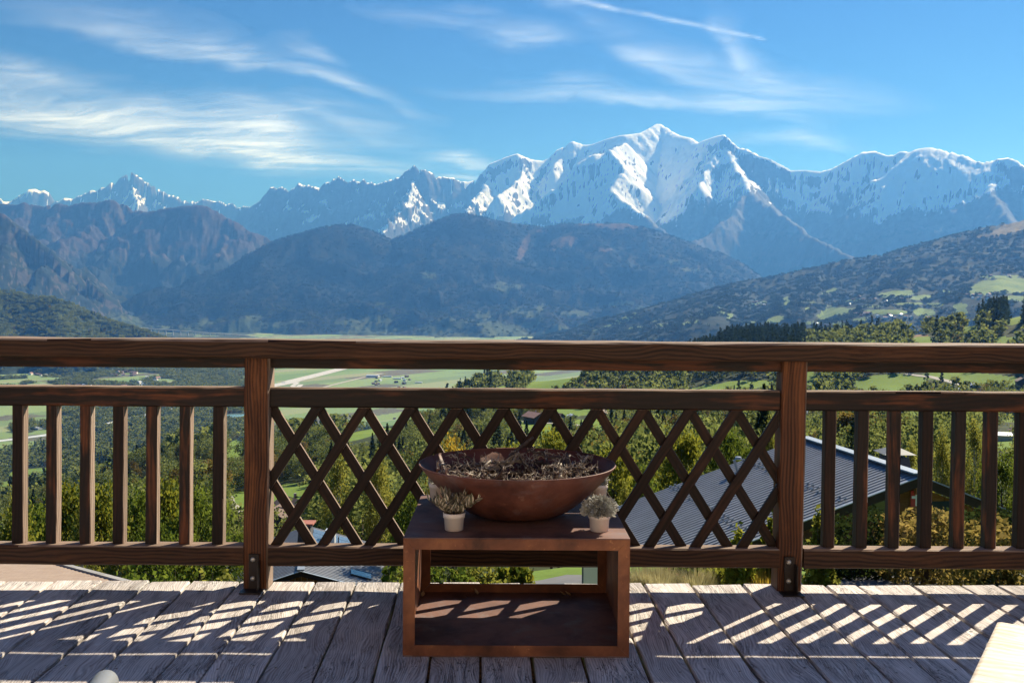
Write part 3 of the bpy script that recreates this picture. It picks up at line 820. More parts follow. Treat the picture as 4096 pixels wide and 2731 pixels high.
# ------------------------------------------------------------------ a high sheet of cirrus, seven kilometres up
def build_clouds():
    U, V = np.meshgrid(np.linspace(-0.80, 0.80, 1000), np.geomspace(0.055, 0.55, 330))
    K = 1.0 / V
    gx, gy = U * K, K                                   # where each sight line meets the level sheet
    wxn = fbm(gx * 0.55, gy * 0.55, 4)
    wyn = fbm(gx * 0.55 + 7, gy * 0.55 + 3, 4)
    sx, sy = gx + 0.7 * wxn, gy + 0.7 * wyn
    c, s = math.cos(0.25), math.sin(0.25)
    f1 = fbm((sx * c + sy * s) * 0.7, (-sx * s + sy * c) * 3.2, 6, 0.6)
    f2 = fbm((sx * c - sy * s) * 2.0 + 4, (sx * s + sy * c) * 9.0, 5, 0.6)
    grain = 0.5 + 0.52 * f1 + 0.22 * f2
    uw = U + 0.036 * fbm(U * 6, V * 14, 5, 0.5)
    vw = V + 0.019 * fbm(U * 7 + 5, V * 18 + 2, 5, 0.55)
    # wisps: middle (photo pixels / 1.7415), half length, half width, tilt in degrees (down to the right), thickness
    wisps = [(330, 312, 430, 36, 7, 1.1), (80, 252, 250, 36, 6, 0.62), (590, 362, 170, 15, 4, 1.0), (545, 292, 95, 32, 12, 0.85), (180, 205, 280, 18, 12, 0.45),
             (400, 112, 280, 16, 8, 0.62), (560, 128, 100, 15, 8, 0.6), (800, 205, 150, 14, 21, 0.75), (720, 118, 55, 10, 20, 0.5), (640, 262, 150, 12, 12, 0.35),
             (1190, 88, 100, 18, 9, 0.8), (1010, 38, 160, 13, 2, 0.36), (1440, 228, 330, 13, 2, 0.62), (1640, 185, 210, 30, 17, 0.5),
             (1690, 110, 95, 18, 52, 0.52), (1500, 150, 85, 17, 15, 0.42), (1740, 250, 110, 13, 12, 0.55), (1920, 232, 190, 24, 6, 0.32), (1800, 328, 160, 13, 2, 0.36), (1890, 326, 50, 16, 15, 0.3),
             (1065, 371, 75, 9, 5, 0.95), (1080, 405, 55, 7, 2, 0.6), (800, 290, 180, 22, 14, 0.28), (900, 385, 110, 11, 10, 0.3), (300, 60, 280, 26, 10, 0.28), (1300, 20, 120, 20, 25, 0.3)]
    T = np.zeros(U.shape)
    k = 1.7415 / FPX
    for (px, py, hl, hw, tilt, amt) in wisps:
        cu = (px * 1.7415 - 2016) / FPX
        cv = (1190 + (px * 1.7415 - 2048) * 0.0073 - py * 1.7415) / FPX
        t = math.radians(tilt)
        du, dv = uw - cu, vw - cv
        a = (du * math.cos(t) - dv * math.sin(t)) / (hl * k)
        b = (du * math.sin(t) + dv * math.cos(t)) / (hw * k * 1.3)
        b = np.where(b > 0, b * 0.8, b * 1.35)          # sharper lower edge, feathered above
        T += amt * np.exp(-(a * a) ** 1.2 - b * b)
    out = sst(np.abs(U), 0.50, 0.62) + sst(V, 0.29, 0.34)
    T += np.clip(out, 0, 1) * 0.45 * sst(fbm(gx * 0.3 + 2, gy * 0.3, 3), 0.0, 0.5)
    dens = 0.52 * T * (0.12 + 0.88 * sst(grain, 0.10, 0.95))
    # the trail of an aircraft
    p0 = np.array([(1290 * 1.7415 - 2016) / FPX, (1190 + 2 * 1.7415) / FPX])
    p1 = np.array([(1752 * 1.7415 - 2016) / FPX, (1197 - 93 * 1.7415) / FPX])
    L = np.hypot(*(p1 - p0))
    e = (p1 - p0) / L
    a = ((U - p0[0]) * e[0] + (V - p0[1]) * e[1]) / L
    b = ((V - p0[1]) * e[0] - (U - p0[0]) * e[1] + 0.0016 * fbm(U * 60, V * 60, 3)) / (0.0026 - 0.0012 * np.clip(a, -1, 1))
    dens = dens + 0.32 * np.exp(-b * b) * sst(a, -1.2, -0.2) * (1 - sst(a, 0.95, 1.02)) * np.clip(0.62 + 0.8 * fbm(U * 45, V * 45, 3), 0.1, 1)
    dens = np.clip(dens, 0, 1) * (1 - sst(V, 0.45, 0.54)) * sst(V, 0.055, 0.09)
    alt = 7000.0 + 260.0 * wxn
    P = np.stack([U * K * alt, K * alt, alt + EYE.z], -1).reshape(-1, 3)
    F = grid_faces(*U.shape)
    d = dens.ravel()
    keep = d[F].max(1) > 0.012
    F = F[keep]
    used = np.unique(F)
    remap = np.zeros(len(P), np.int32)
    remap[used] = np.arange(len(used))
    me = np_mesh('cirrus', P[used], remap[F], True, {'thickness': d[used]})
    m = bpy.data.materials.new('ice_cloud')
    m.use_nodes = True
    t = NT(m.node_tree)
    o = t.n('ShaderNodeOutputMaterial')
    at = t.n('ShaderNodeAttribute', attribute_name='thickness')
    tr, tl = t.n('ShaderNodeBsdfTransparent'), t.n('ShaderNodeBsdfTranslucent')
    tl.inputs[0].default_value = (0.84, 0.92, 1.0, 1.0)
    mx = t.n('ShaderNodeMixShader')
    t.put(mx.inputs[0], t.m('MULTIPLY', at.outputs['Fac'], 0.92))
    t.t.links.new(tr.outputs[0], mx.inputs[1])
    t.t.links.new(tl.outputs[0], mx.inputs[2])
    t.t.links.new(mx.outputs[0], o.inputs[0])
    tag(link('cirrus_clouds', me, m), 'white wisps of cirrus and an aircraft trail high in the blue sky', None, None, 'stuff')


build_clouds()

# ------------------------------------------------------------------ timber: materials and beams (grain along local X)
def wood_mat(name, base, dark, worn, grain=1.0, stain=0.5, rough=0.75, bstr=0.35, ring=1.0, spec=0.3, crack=0.0, fine=1.0, ringw=1.0):
    m, t, b = new_mat(name)
    tc = t.n('ShaderNodeTexCoord')
    oi = t.n('ShaderNodeObjectInfo')
    off = t.n('ShaderNodeCombineXYZ')
    for i, k in enumerate((37.0, 11.0, 23.0)):
        t.put(off.inputs[i], t.m('MULTIPLY', oi.outputs['Random'], k))
    ad = t.n('ShaderNodeVectorMath', operation='ADD')
    t.put(ad.inputs[0], tc.outputs['Object'])
    t.put(ad.inputs[1], off.outputs[0])
    P = ad.outputs[0]
    # knots and the slow bend of the grain
    kn = t.noise(t.mapping(P, (2.0, 5.0, 5.0)), 1.0, 2.0, 0.5, out=1)
    wv = t.n('ShaderNodeVectorMath', operation='MULTIPLY_ADD')
    t.put(wv.inputs[0], kn)
    wv.inputs[1].default_value = (0.0, 0.09 * ring, 0.09 * ring)
    t.put(wv.inputs[2], P)
    Q = wv.outputs[0]
    rings = t.n('ShaderNodeTexWave', wave_type='BANDS', bands_direction='Y', wave_profile='SIN')
    t.put(rings.inputs['Vector'], t.mapping(Q, rot=(math.radians(38), 0, 0)))
    rings.inputs['Scale'].default_value = 24.0 * grain
    rings.inputs['Distortion'].default_value = 1.1
    rings.inputs['Detail'].default_value = 2.0
    rings.inputs['Detail Scale'].default_value = 0.3
    fib = t.noise(t.mapping(Q, (4.0, 160.0 * fine, 160.0 * fine)), 1.0, 4.0, 0.65)
    blot = t.noise(t.mapping(P, (3.0, 9.0, 9.0)), 1.0, 4.0, 0.6)
    long = t.noise(t.mapping(Q, (1.3, 26.0, 26.0)), 1.0, 3.0, 0.6)
    g = t.m('ADD', t.m('MULTIPLY', rings.outputs[1], 0.28 * ringw), t.m('ADD', t.m('MULTIPLY', fib, 0.35 + 0.2 * (1 - ringw)), t.m('MULTIPLY', long, 0.35)))
    col = t.ramp(g, [(0.28, dark), (0.55, base), (0.86, tuple(min(1, c * 1.45) for c in base))])
    mask = t.smooth(t.m('ADD', blot, t.m('MULTIPLY', t.m('SUBTRACT', long, 0.5), 0.9)), 0.60 - stain * 0.3, 0.84 - stain * 0.3)
    col = t.mix(t.m('MULTIPLY', mask, 0.85), col, t.mix(t.smooth(g, 0.3, 0.7), tuple(c * 0.6 for c in worn), worn))
    h = t.m('ADD', t.m('MULTIPLY', rings.outputs[1], 0.30 * ringw), t.m('ADD', t.m('MULTIPLY', fib, 0.5), t.m('MULTIPLY', long, 0.5)))
    if crack:
        ck = t.noise(t.mapping(Q, (1.6, 55.0, 55.0)), 1.0, 5.0, 0.75)
        cm = t.m('SUBTRACT', 1.0, t.smooth(t.m('ABSOLUTE', t.m('SUBTRACT', ck, 0.5)), 0.0, 0.018))
        cm = t.m('MULTIPLY', cm, t.smooth(blot, 0.45, 0.6))
        col = t.mix(t.m('MULTIPLY', cm, crack), col, tuple(c * 0.25 for c in dark))
        h = t.m('SUBTRACT', h, t.m('MULTIPLY', cm, 1.2))
    tone = t.m('ADD', 0.82, t.m('MULTIPLY', oi.outputs['Random'], 0.36))
    tn = t.n('ShaderNodeVectorMath', operation='SCALE')
    t.put(tn.inputs[0], col)
    t.put(tn.inputs['Scale'], tone)
    t.put(b.inputs['Base Color'], tn.outputs[0])
    b.inputs['Roughness'].default_value = rough
    b.inputs['Specular IOR Level'].default_value = spec
    bump(t, b, h, bstr, 0.004)
    return m


DECK_WOOD = wood_mat('weathered_deck_wood', (0.64, 0.58, 0.54), (0.23, 0.195, 0.18), (0.74, 0.69, 0.65), 1.9, 0.35, 0.85, 0.8, 1.5, 0.15, 0.95, 0.6, 0.42)
RAIL_WOOD = wood_mat('brown_rail_wood', (0.070, 0.032, 0.016), (0.014, 0.006, 0.0035), (0.12, 0.050, 0.022), 1.2, 0.30, 0.6, 0.4, 0.8, 0.3, 0.4)
STAIN_WOOD = wood_mat('peeling_stained_wood', (0.013, 0.005, 0.0035), (0.005, 0.002, 0.0015), (0.165, 0.048, 0.015), 1.0, 0.40, 0.55, 0.35, 0.8, 0.35)
POST_WOOD = wood_mat('worn_post_wood', (0.115, 0.041, 0.016), (0.020, 0.007, 0.0035), (0.24, 0.088, 0.030), 1.3, 0.45, 0.6, 0.4, 0.6, 0.3, 0.5)
LATTICE_WOOD = wood_mat('dark_lattice_wood', (0.017, 0.007, 0.0045), (0.006, 0.003, 0.002), (0.050, 0.019, 0.009), 1.0, 0.35, 0.6, 0.3, 0.7, 0.3)
RAW_WOOD = wood_mat('pale_raw_wood', (0.78, 0.68, 0.54), (0.40, 0.28, 0.18), (0.84, 0.78, 0.68), 0.6, 0.4, 0.6, 0.2, 2.2, 0.3, 0.2, 1.0, 0.4)
SUN_SIDE_WOOD = wood_mat('sunlit_side_wood', (0.30, 0.215, 0.165), (0.14, 0.095, 0.07), (0.38, 0.30, 0.24), 1.3, 0.4, 0.8, 0.5, 0.7, 0.2, 0.4)  # paler tone for sun-facing timber faces: sunlight painted into the wood colour
STEEL_DARK = flat_mat('dark_painted_steel', (0.022, 0.014, 0.012), 0.5, 0.2, 0.25, 18)
ZINC = flat_mat('zinc_bolt', (0.55, 0.54, 0.50), 0.45, 0.7, 0.1, 60)
SCREW = flat_mat('grey_screw_steel', (0.30, 0.29, 0.28), 0.4, 0.8, 0.2, 200)


def beam_mesh(name, L, w, h, ch=0.004, jit=0.0012, seg=None, seed=0):
    """a sawn timber along X with softened, slightly uneven edges, centred on its axis"""
    rnd = random.Random(seed)
    n = seg or max(2, int(L / 0.18))
    ch = min(ch, w * 0.3, h * 0.3)
    cs = [(-w / 2 + ch, -h / 2), (w / 2 - ch, -h / 2), (w / 2, -h / 2 + ch), (w / 2, h / 2 - ch), (w / 2 - ch, h / 2), (-w / 2 + ch, h / 2), (-w / 2, h / 2 - ch), (-w / 2, -h / 2 + ch)]
    V, F = [], []
    for i in range(n + 1):
        x = -L / 2 + L * i / n
        for (a, b) in cs:
            V.append((x, a + rnd.uniform(-jit, jit), b + rnd.uniform(-jit, jit)))
    for i in range(n):
        for k in range(8):
            k2 = (k + 1) % 8
            F.append((i * 8 + k, i * 8 + k2, (i + 1) * 8 + k2, (i + 1) * 8 + k))
    F.append(tuple(range(7, -1, -1)))
    F.append(tuple(n * 8 + k for k in range(8)))
    F = [tuple(reversed(f)) for f in F]
    me = bpy.data.meshes.new(name)
    me.from_pydata(V, [], F)
    me.update()
    bm = bmesh.new()
    bm.from_mesh(me)
    bmesh.ops.recalc_face_normals(bm, faces=bm.faces)
    bm.to_mesh(me)
    bm.free()
    return me


def beam(name, a, b, w, h, mat, parent, up=(0, 0, 1), ch=0.004, jit=0.0012, seed=0):
    """timber from a to b: w across (level), h along 'up'"""
    a, b = Vector(a), Vector(b)
    x = (b - a).normalized()
    z = Vector(up)
    z = (z - x * z.dot(x)).normalized()
    y = z.cross(x)
    o = link(name, beam_mesh(name, (b - a).length, w, h, ch, jit, None, seed), mat, parent)
    R = Matrix((x, y, z)).transposed().to_4x4()
    o.matrix_world = Matrix.Translation((a + b) / 2) @ R
    return o


# ------------------------------------------------------------------ the deck
EDGE_Y = 4.287
deck = empty('deck')
tag(deck, 'weathered grey timber deck of wide boards', None, None, 'structure')
GAPS = [-360, -165, 30, 220, 410, 599, 767, 959, 1088, 1262, 1425, 1602, 1765, 1925, 2087, 2250, 2436, 2573, 2764, 2967, 3155, 3300, 3428, 3648, 3844, 3990, 4190, 4390, 4590]
SKEW = 0.0284 - math.tan(YAW) * 1.0
plank_rnd = random.Random(5)
screw_mesh = MB()
screw_mesh.lathe([(0.0, 0.0022), (0.0016, 0.0022), (0.0018, 0.0004), (0.0042, 0.0004), (0.0050, 0.0012), (0.0058, -0.002)], 10)
screw_me = screw_mesh.mesh('screw', False)
screw_me.materials.append(SCREW)
for k, (g0, g1) in enumerate(zip(GAPS[:-1], GAPS[1:])):
    x0, x1 = at_y(g0, 2334, EDGE_Y).x, at_y(g1, 2334, EDGE_Y).x
    gap = plank_rnd.uniform(0.007, 0.012)
    xc, w = (x0 + x1) / 2, (x1 - x0) - gap
    L = 5.4
    end = EDGE_Y + plank_rnd.uniform(-0.010, 0.008)
    y0, y1 = end - L, end
    o = beam('plank', (xc + SKEW * L, y0, -0.0175 + plank_rnd.uniform(-.002, .0015)), (xc, y1, -0.0175 + plank_rnd.uniform(-.0015, .001)), w, 0.035, DECK_WOOD, deck, ch=0.005, jit=0.0022, seed=k)
    for sy in (4.16, 3.71, 3.29, 2.84):
        for s in (-1, 1):
            q = link('screw', screw_me, None, o)
            q.location = (sy - (y0 + y1) / 2 + plank_rnd.uniform(-.03, .03), -s * (w / 2 - 0.036) + plank_rnd.uniform(-.008, .008), 0.0170)
for sy in (4.16, 3.71, 3.29, 2.84):
    beam('joist', (-4.3, sy, -0.115), (4.3, sy, -0.115), 0.07, 0.14, RAIL_WOOD, deck, seed=int(sy * 100))
beam('rim_beam', (-4.4, 4.215, -0.26), (4.4, 4.215, -0.26), 0.10, 0.15, RAIL_WOOD, deck, seed=3)

# ------------------------------------------------------------------ the balustrade
rail = empty('balustrade', (0, 4.2, 0))
tag(rail, 'dark brown timber balustrade with upright bars and a middle panel of diamond lattice', 'balustrade')
rail_inv = Matrix.Translation((0, -4.2, 0))


def brighten_sun_sides(o, R):
    """faces turned right sunlight put into the colour"""
    o.data.materials.append(SUN_SIDE_WOOD)
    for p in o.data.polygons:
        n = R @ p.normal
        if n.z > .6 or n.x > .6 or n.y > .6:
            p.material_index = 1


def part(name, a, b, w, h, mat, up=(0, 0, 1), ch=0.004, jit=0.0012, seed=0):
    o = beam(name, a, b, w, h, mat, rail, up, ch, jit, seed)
    brighten_sun_sides(o, o.matrix_world.to_3x3())
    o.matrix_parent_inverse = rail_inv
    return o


XL, XR = -3.35, 3.4
PLX, PRX = at_y(1024, 1900, 4.18).x, at_y(3170, 1900, 4.18).x
part('handrail', (XL, 4.22, 1.0125), (XR, 4.22, 1.0125), 0.18, 0.075, RAIL_WOOD, ch=0.007, jit=0.0022, seed=11)
part('under_rail', (XL, 4.24, 0.951), (XR, 4.24, 0.951), 0.06, 0.046, STAIN_WOOD, seed=12)
PW = 0.1045
for i, (xa, xb) in enumerate(((XL, PLX - PW / 2), (PLX + PW / 2, PRX - PW / 2), (PRX + PW / 2, XR))):
    part('middle_rail', (xa, 4.228, 0.8055), (xb, 4.228, 0.8055), 0.062, 0.083, STAIN_WOOD, ch=0.006, jit=0.0016, seed=20 + i)
    part('bottom_rail', (xa, 4.214, 0.140), (xb, 4.214, 0.140), 0.078, 0.082, RAIL_WOOD, ch=0.006, jit=0.0016, seed=30 + i)
for i, (px_, lean) in enumerate(((PLX, 0.002), (PRX, 0.007))):
    part('post', (px_ - lean, 4.2325, 0.001), (px_ + lean, 4.2325, 0.974), PW, PW, POST_WOOD, up=(0, -1, 0), ch=0.006, jit=0.0016, seed=40 + i)
    mb = MB()
    bx = px_ - 0.004 - lean
    mb.box(bx - 0.021, bx + 0.021, 4.168, 4.178, 0.001, 0.150, 0.001)
    mb.box(bx + 0.0215, bx + 0.0265, 4.130, 4.178, 0.001, 0.120, 0.001)
    mb.box(bx - 0.045, bx + 0.045, 4.10, 4.1675, 0.0008, 0.006, 0.001)
    br = mb.build('bracket', STEEL_DARK, rail)
    br.matrix_parent_inverse = rail_inv
    for zz in (0.128, 0.036 + 0.012):
        mb = MB()
        mb.lathe([(0.0, 0.006), (0.006, 0.0055), (0.0095, 0.003), (0.0105, 0.0)], 14)
        bo = mb.build('bolt', ZINC, br, True)
        bo.location = (bx - 0.003, 4.1675, zz)
        bo.rotation_euler = (math.pi / 2, 0, 0)
baluster_px = [70, 205, 340, 472, 604, 738, 871, -64, -198]
bal_x = [at_y(p, 1900, 4.21).x for p in baluster_px] + [at_y(p, 1900, 4.21).x for p in (3318, 3448, 3577, 3706, 3837, 3965, 4092)]
bal_x += [max(bal_x) + 0.139 * k for k in range(1, 7)]
for i, x in enumerate(bal_x):
    part('baluster', (x, 4.230, 0.1815), (x + 0.003, 4.230, 0.7635), 0.047, 0.047, STAIN_WOOD if i % 3 else LATTICE_WOOD, up=(0, -1, 0), ch=0.003, jit=0.001, seed=60 + i)
# diamond lattice between the posts: two layers of slats, the nearer ones rising to the right
lx0, lx1, lz0, lz1 = PLX + PW / 2 + 0.001, PRX - PW / 2 - 0.001, 0.1815, 0.7635


def clip_poly(poly, keep):
    out = []
    for p, q in zip(poly, poly[1:] + poly[:1]):
        a, b = keep(p), keep(q)
        if a >= 0:
            out.append(p)
        if (a >= 0) != (b >= 0):
            t = a / (a - b)
            out.append((p[0] + (q[0] - p[0]) * t, p[1] + (q[1] - p[1]) * t))
    return out


tanl = math.tan(math.radians(57.8))
hw = 0.0245                                       # half the slat's width measured level
top_x = [at_y(1084 + 186 * k, 1648, 4.22).x for k in range(-4, 17)]
for sgn, ya, yb in ((1, 4.2045, 4.2220), (-1, 4.2225, 4.2400)):
    for tx in top_x:
        zt, zb = lz1 + 0.02, lz0 - 0.02
        xt = tx + sgn * 0.02 / tanl
        xb = tx - sgn * (lz1 - zb) / tanl
        quad = [(xb - hw, zb), (xb + hw, zb), (xt + hw, zt), (xt - hw, zt)]
        for kp in (lambda p: p[0] - lx0, lambda p: lx1 - p[0], lambda p: p[1] - lz0, lambda p: lz1 - p[1]):
            quad = clip_poly(quad, kp)
            if len(quad) < 3:
                break
        if len(quad) < 3:
            continue
        area = 0.5 * abs(sum(p[0] * q[1] - q[0] * p[1] for p, q in zip(quad, quad[1:] + quad[:1])))
        if area < 0.0005:
            continue
        cx, cz = sum(p[0] for p in quad) / len(quad), sum(p[1] for p in quad) / len(quad)
        ang = math.atan2(tanl * sgn, 1.0)
        ca, sa = math.cos(-ang), math.sin(-ang)
        mb = MB()
        loc = [((p[0] - cx) * ca - (p[1] - cz) * sa, (p[0] - cx) * sa + (p[1] - cz) * ca) for p in quad]
        mb.poly_prism([(p[0], -(yb - ya) / 2, p[1]) for p in loc], (0, yb - ya, 0))
        o = mb.build('lattice_slat', LATTICE_WOOD, rail)
        bm = bmesh.new(); bm.from_mesh(o.data)
        bmesh.ops.recalc_face_normals(bm, faces=bm.faces)
        bmesh.ops.bevel(bm, geom=list(bm.edges), offset=0.0015, segments=1, affect='EDGES')
        bm.to_mesh(o.data); bm.free()
        brighten_sun_sides(o, Matrix.Rotation(-ang, 3, 'Y'))
        o.matrix_world = Matrix.Translation((cx, (ya + yb) / 2, cz)) @ Matrix.Rotation(-ang, 4, 'Y')
        o.matrix_parent_inverse = rail_inv

# ------------------------------------------------------------------ the rusted steel stand, fire bowl and pots
def rust_mat(name, base, hi, speck, rough=0.55, bloom=0.0):
    m, t, b = new_mat(name)
    tc = t.n('ShaderNodeTexCoord')
    P = tc.outputs['Object']
    a = t.noise(P, 5.0, 5.0, 0.62, 0.4)
    c = t.noise(P, 38.0, 4.0, 0.7, 0.6)
    d = t.noise(t.mapping(P, (9.0, 9.0, 2.5)), 1.0, 5.0, 0.65)
    col = t.ramp(a, [(0.32, tuple(x * 0.34 for x in base)), (0.48, base), (0.64, hi)])
    col = t.mix(t.m('MULTIPLY', t.smooth(c, 0.60, 0.70), t.smooth(a, 0.42, 0.6)), col, speck)
    col = t.mix(t.m('MULTIPLY', t.smooth(d, 0.5, 0.75), 0.45), col, tuple(x * 0.5 for x in base))
    if bloom:
        e = t.noise(P, 7.0, 6.0, 0.7, 0.5)
        col = t.mix(t.m('MULTIPLY', t.smooth(e, 0.5, 0.72), bloom), col, (0.16, 0.135, 0.14))
    t.put(b.inputs['Base Color'], col)
    t.put(b.inputs['Roughness'], t.m('ADD', rough - 0.12, t.m('MULTIPLY', c, 0.25)))
    b.inputs['Specular IOR Level'].default_value = 0.45
    bump(t, b, t.m('ADD', c, t.m('MULTIPLY', a, 0.6)), 0.18, 0.003)
    return m


RUST = rust_mat('rusted_steel', (0.175, 0.056, 0.023), (0.29, 0.108, 0.042), (0.50, 0.22, 0.085), 0.58)
RUST_TOP = rust_mat('rusted_steel_plate', (0.145, 0.070, 0.054), (0.19, 0.090, 0.066), (0.23, 0.115, 0.085), 0.66, 0.8)
RUST_BOWL = rust_mat('rusted_bowl_steel', (0.105, 0.032, 0.021), (0.165, 0.058, 0.037), (0.23, 0.115, 0.085), 0.6, 0.5)
TX0, TX1, TY0, TY1, TZ = at_z(1609, 2633, 0.0).x, at_z(2520, 2641, 0.0).x, 3.396, 4.135, 0.411
txc, tyc = (TX0 + TX1) / 2, (TY0 + TY1) / 2
W, DPT = TX1 - TX0, TY1 - TY0
stand = empty('steel_stand', (txc, tyc, 0.0))
tag(stand, 'open rusted steel cube stand carrying the wide bowl on the deck', 'stand')
hx, hy, th, fl = W / 2, DPT / 2, 0.004, 0.041
mb = MB(); mb.box(-hx, hx, -hy, hy, TZ - th, TZ, 0.0012); mb.build('top_plate', RUST_TOP, stand)
mb = MB(); mb.box(-hx, hx, -hy, hy, 0.001, 0.006, 0.0012); mb.build('bottom_plate', RUST_TOP, stand)
for s in (-1, 1):
    mb = MB()
    mb.box(s * hx - (th if s > 0 else 0), s * hx + (0 if s > 0 else th), -hy + 0.0005, hy - 0.0005, 0.0065, TZ - th - 0.0005)
    mb.build('side_plate', RUST, stand)
for s in (-1, 1):                                   # mitred flanges round the front and the back opening
    y0 = s * hy - (0.0042 if s > 0 else 0.0002)
    for nm, pts in (('flange', [(-hx + th + .0003, 0.0063), (hx - th - .0003, 0.0063), (hx - fl, fl), (-hx + fl, fl)]), ('flange', [(-hx + th + .0003, TZ - th - .0003), (-hx + fl, TZ - fl), (hx - fl, TZ - fl), (hx - th - .0003, TZ - th - .0003)]),
                    ('flange', [(-hx + th + .0003, 0.0068), (-hx + fl - .0006, fl + .0004), (-hx + fl - .0006, TZ - fl - .0004), (-hx + th + .0003, TZ - th - .0008)]), ('flange', [(hx - th - .0003, 0.0068), (hx - th - .0003, TZ - th - .0008), (hx - fl + .0006, TZ - fl - .0004), (hx - fl + .0006, fl + .0004)])):
        mb = MB()
        mb.poly_prism([(p[0], y0, p[1]) for p in pts], (0, 0.0044, 0))
        mb.build(nm, RUST, stand)
# loose dry leaves blown into the stand
DRY_LEAF = flat_mat('dry_leaf', (0.36, 0.25, 0.15), 0.8, 0, 0.2, 30)


def leaf_mesh(name, L, w, curl=0.25, fold=0.15, n=5):
    mb = MB()
    V, F = [], []
    for i in range(n + 1):
        t = i / n
        ww = w * math.sin(math.pi * (0.06 + 0.92 * t) ** 0.85) * 0.5
        z = curl * L * t * t
        V += [(t * L, -ww, z + fold * ww), (t * L, 0, z), (t * L, ww, z + fold * ww)]
    for i in range(n):
        a = i * 3
        F += [(a, a + 3, a + 4, a + 1), (a + 1, a + 4, a + 5, a + 2)]
    mb.add(V, F)
    return mb.mesh(name, True)


rr = random.Random(3)
for i, (px, py, s, words_) in enumerate([(1699, 2374, .022, 'small curled dry leaf in the far corner of the steel stand'), (1874, 2378, .012, 'tiny dry leaf scrap on the floor of the steel stand'), (1923, 2366, .026, 'curled pale dry leaf against the back flange of the steel stand'), (2273, 2368, .026, 'curled pale dry leaf by the right end of the steel stand'), (2298, 2370, .03, 'dark folded dry leaf beside the pale one in the steel stand')]):
    p = at_z(px, py + 8, 0.011)
    me = leaf_mesh('dry_leaf', s, s * .7, 0.7, 0.6)
    o = link('dry_leaf', me, DRY_LEAF, None, (p.x - s / 2, min(p.y, TY1 - 0.02), 0.0085), (0.15, -0.1, rr.uniform(0, 6)))
    tag(o, words_, 'leaf', 'dry leaves blown into the stand')

# the bowl
BX, BY, BR, BZ = at_y(2069, 1870, 3.77).x, 3.772, 0.372, TZ
bowl = empty('fire_bowl', (BX, BY, BZ + 0.0005))
tag(bowl, 'wide shallow rusted steel fire bowl resting on the stand', 'bowl')
prof = [(0.0, 0.0), (0.10, 0.0), (0.155, 0.006), (0.195, 0.022), (0.235, 0.050), (0.275, 0.085), (0.315, 0.125), (0.350, 0.164), (BR, 0.191)]
inner = [(BR - 0.0045, 0.192), (0.344, 0.166), (0.309, 0.128), (0.268, 0.088), (0.227, 0.054), (0.186, 0.027), (0.146, 0.011), (0.09, 0.006), (0.0, 0.006)]
mb = MB(); mb.lathe(prof + [(BR, 0.193)] + inner, 96)
mb.build('bowl_shell', RUST_BOWL, bowl, True)
mb = MB(); mb.lathe([(BR - 0.004, 0.1925), (BR - 0.0045, 0.1955), (BR - 0.001, 0.197), (BR + 0.0015, 0.1955), (BR + 0.001, 0.1925)], 96)
mb.build('bowl_lip', RUST_BOWL, bowl, True)

# the wreath of dried roots lying in it
ROOT = flat_mat('dry_root_bark', (0.33, 0.28, 0.22), 0.9, 0, 0.28, 60, 0.6)
ROOT_DARK = flat_mat('dark_root_bark', (0.075, 0.056, 0.046), 0.9, 0, 0.28, 60, 0.6)
wreath = empty('root_wreath', (BX, BY, BZ + 0.15))
tag(wreath, 'ring of tangled dried roots lying in the rusted bowl', 'root wreath')
rr = random.Random(21)


def root_path(p, d, n, step, wob):
    pts = [p.copy()]
    for i in range(n):
        d = (d + Vector((rr.gauss(0, wob), rr.gauss(0, wob), rr.gauss(0, wob * 0.8)))).normalized()
        pts.append(pts[-1] + d * step)
    return pts, d


def clamp_bowl(q):
    r = math.hypot(q.x, q.y)
    lim = 0.305
    if r > lim:
        q.x *= lim / r
        q.y *= lim / r
    floor = np.interp(min(r, 0.34), [0, .15, .23, .27, .31, .345], [-.14, -.135, -.09, -.055, -.015, .02])
    q.z = min(max(q.z, floor + 0.018), 0.066 - 0.02 * rr.random())
    return q


fine_mb = MB()
for k in range(120):
    a = 2 * math.pi * k / 120 + rr.uniform(-.08, .08)
    rad = rr.uniform(0.165, 0.275)
    p = Vector((rad * math.cos(a), rad * math.sin(a), rr.uniform(-0.05, 0.022)))
    tang = Vector((-math.sin(a), math.cos(a), 0)) * rr.choice((-1, 1)) + Vector((math.cos(a), math.sin(a), 0)) * rr.uniform(-.7, .5) + Vector((0, 0, rr.uniform(-.1, .35)))
    n = rr.randint(6, 10)
    pts, d = root_path(p, tang.normalized(), n, rr.uniform(.014, .024), 0.33)
    pts = [clamp_bowl(q) for q in pts]
    r0 = rr.uniform(0.0035, 0.0095)
    rads = [r0 * (1 - 0.72 * i / n) * rr.uniform(.8, 1.2) for i in range(n + 1)]
    mb = MB(); mb.tube(pts, rads, 6)
    o = mb.build('root', ROOT if rr.random() < .55 else ROOT_DARK, wreath, True)
    for j in range(8):
        q = pts[rr.randrange(1, n)]
        dd = Vector((rr.gauss(0, 1), rr.gauss(0, 1), rr.gauss(.5, .8))).normalized()
        m_ = rr.randint(3, 6)
        tw, _ = root_path(q, dd, m_, rr.uniform(.006, .012), 0.5)
        tw = [clamp_bowl(v) for v in tw]
        fine_mb.tube(tw, [0.0024 * (1 - .6 * i / m_) for i in range(m_ + 1)], 4, False)
o = fine_mb.build('rootlets', ROOT, wreath, False)
o['kind'] = 'stuff'
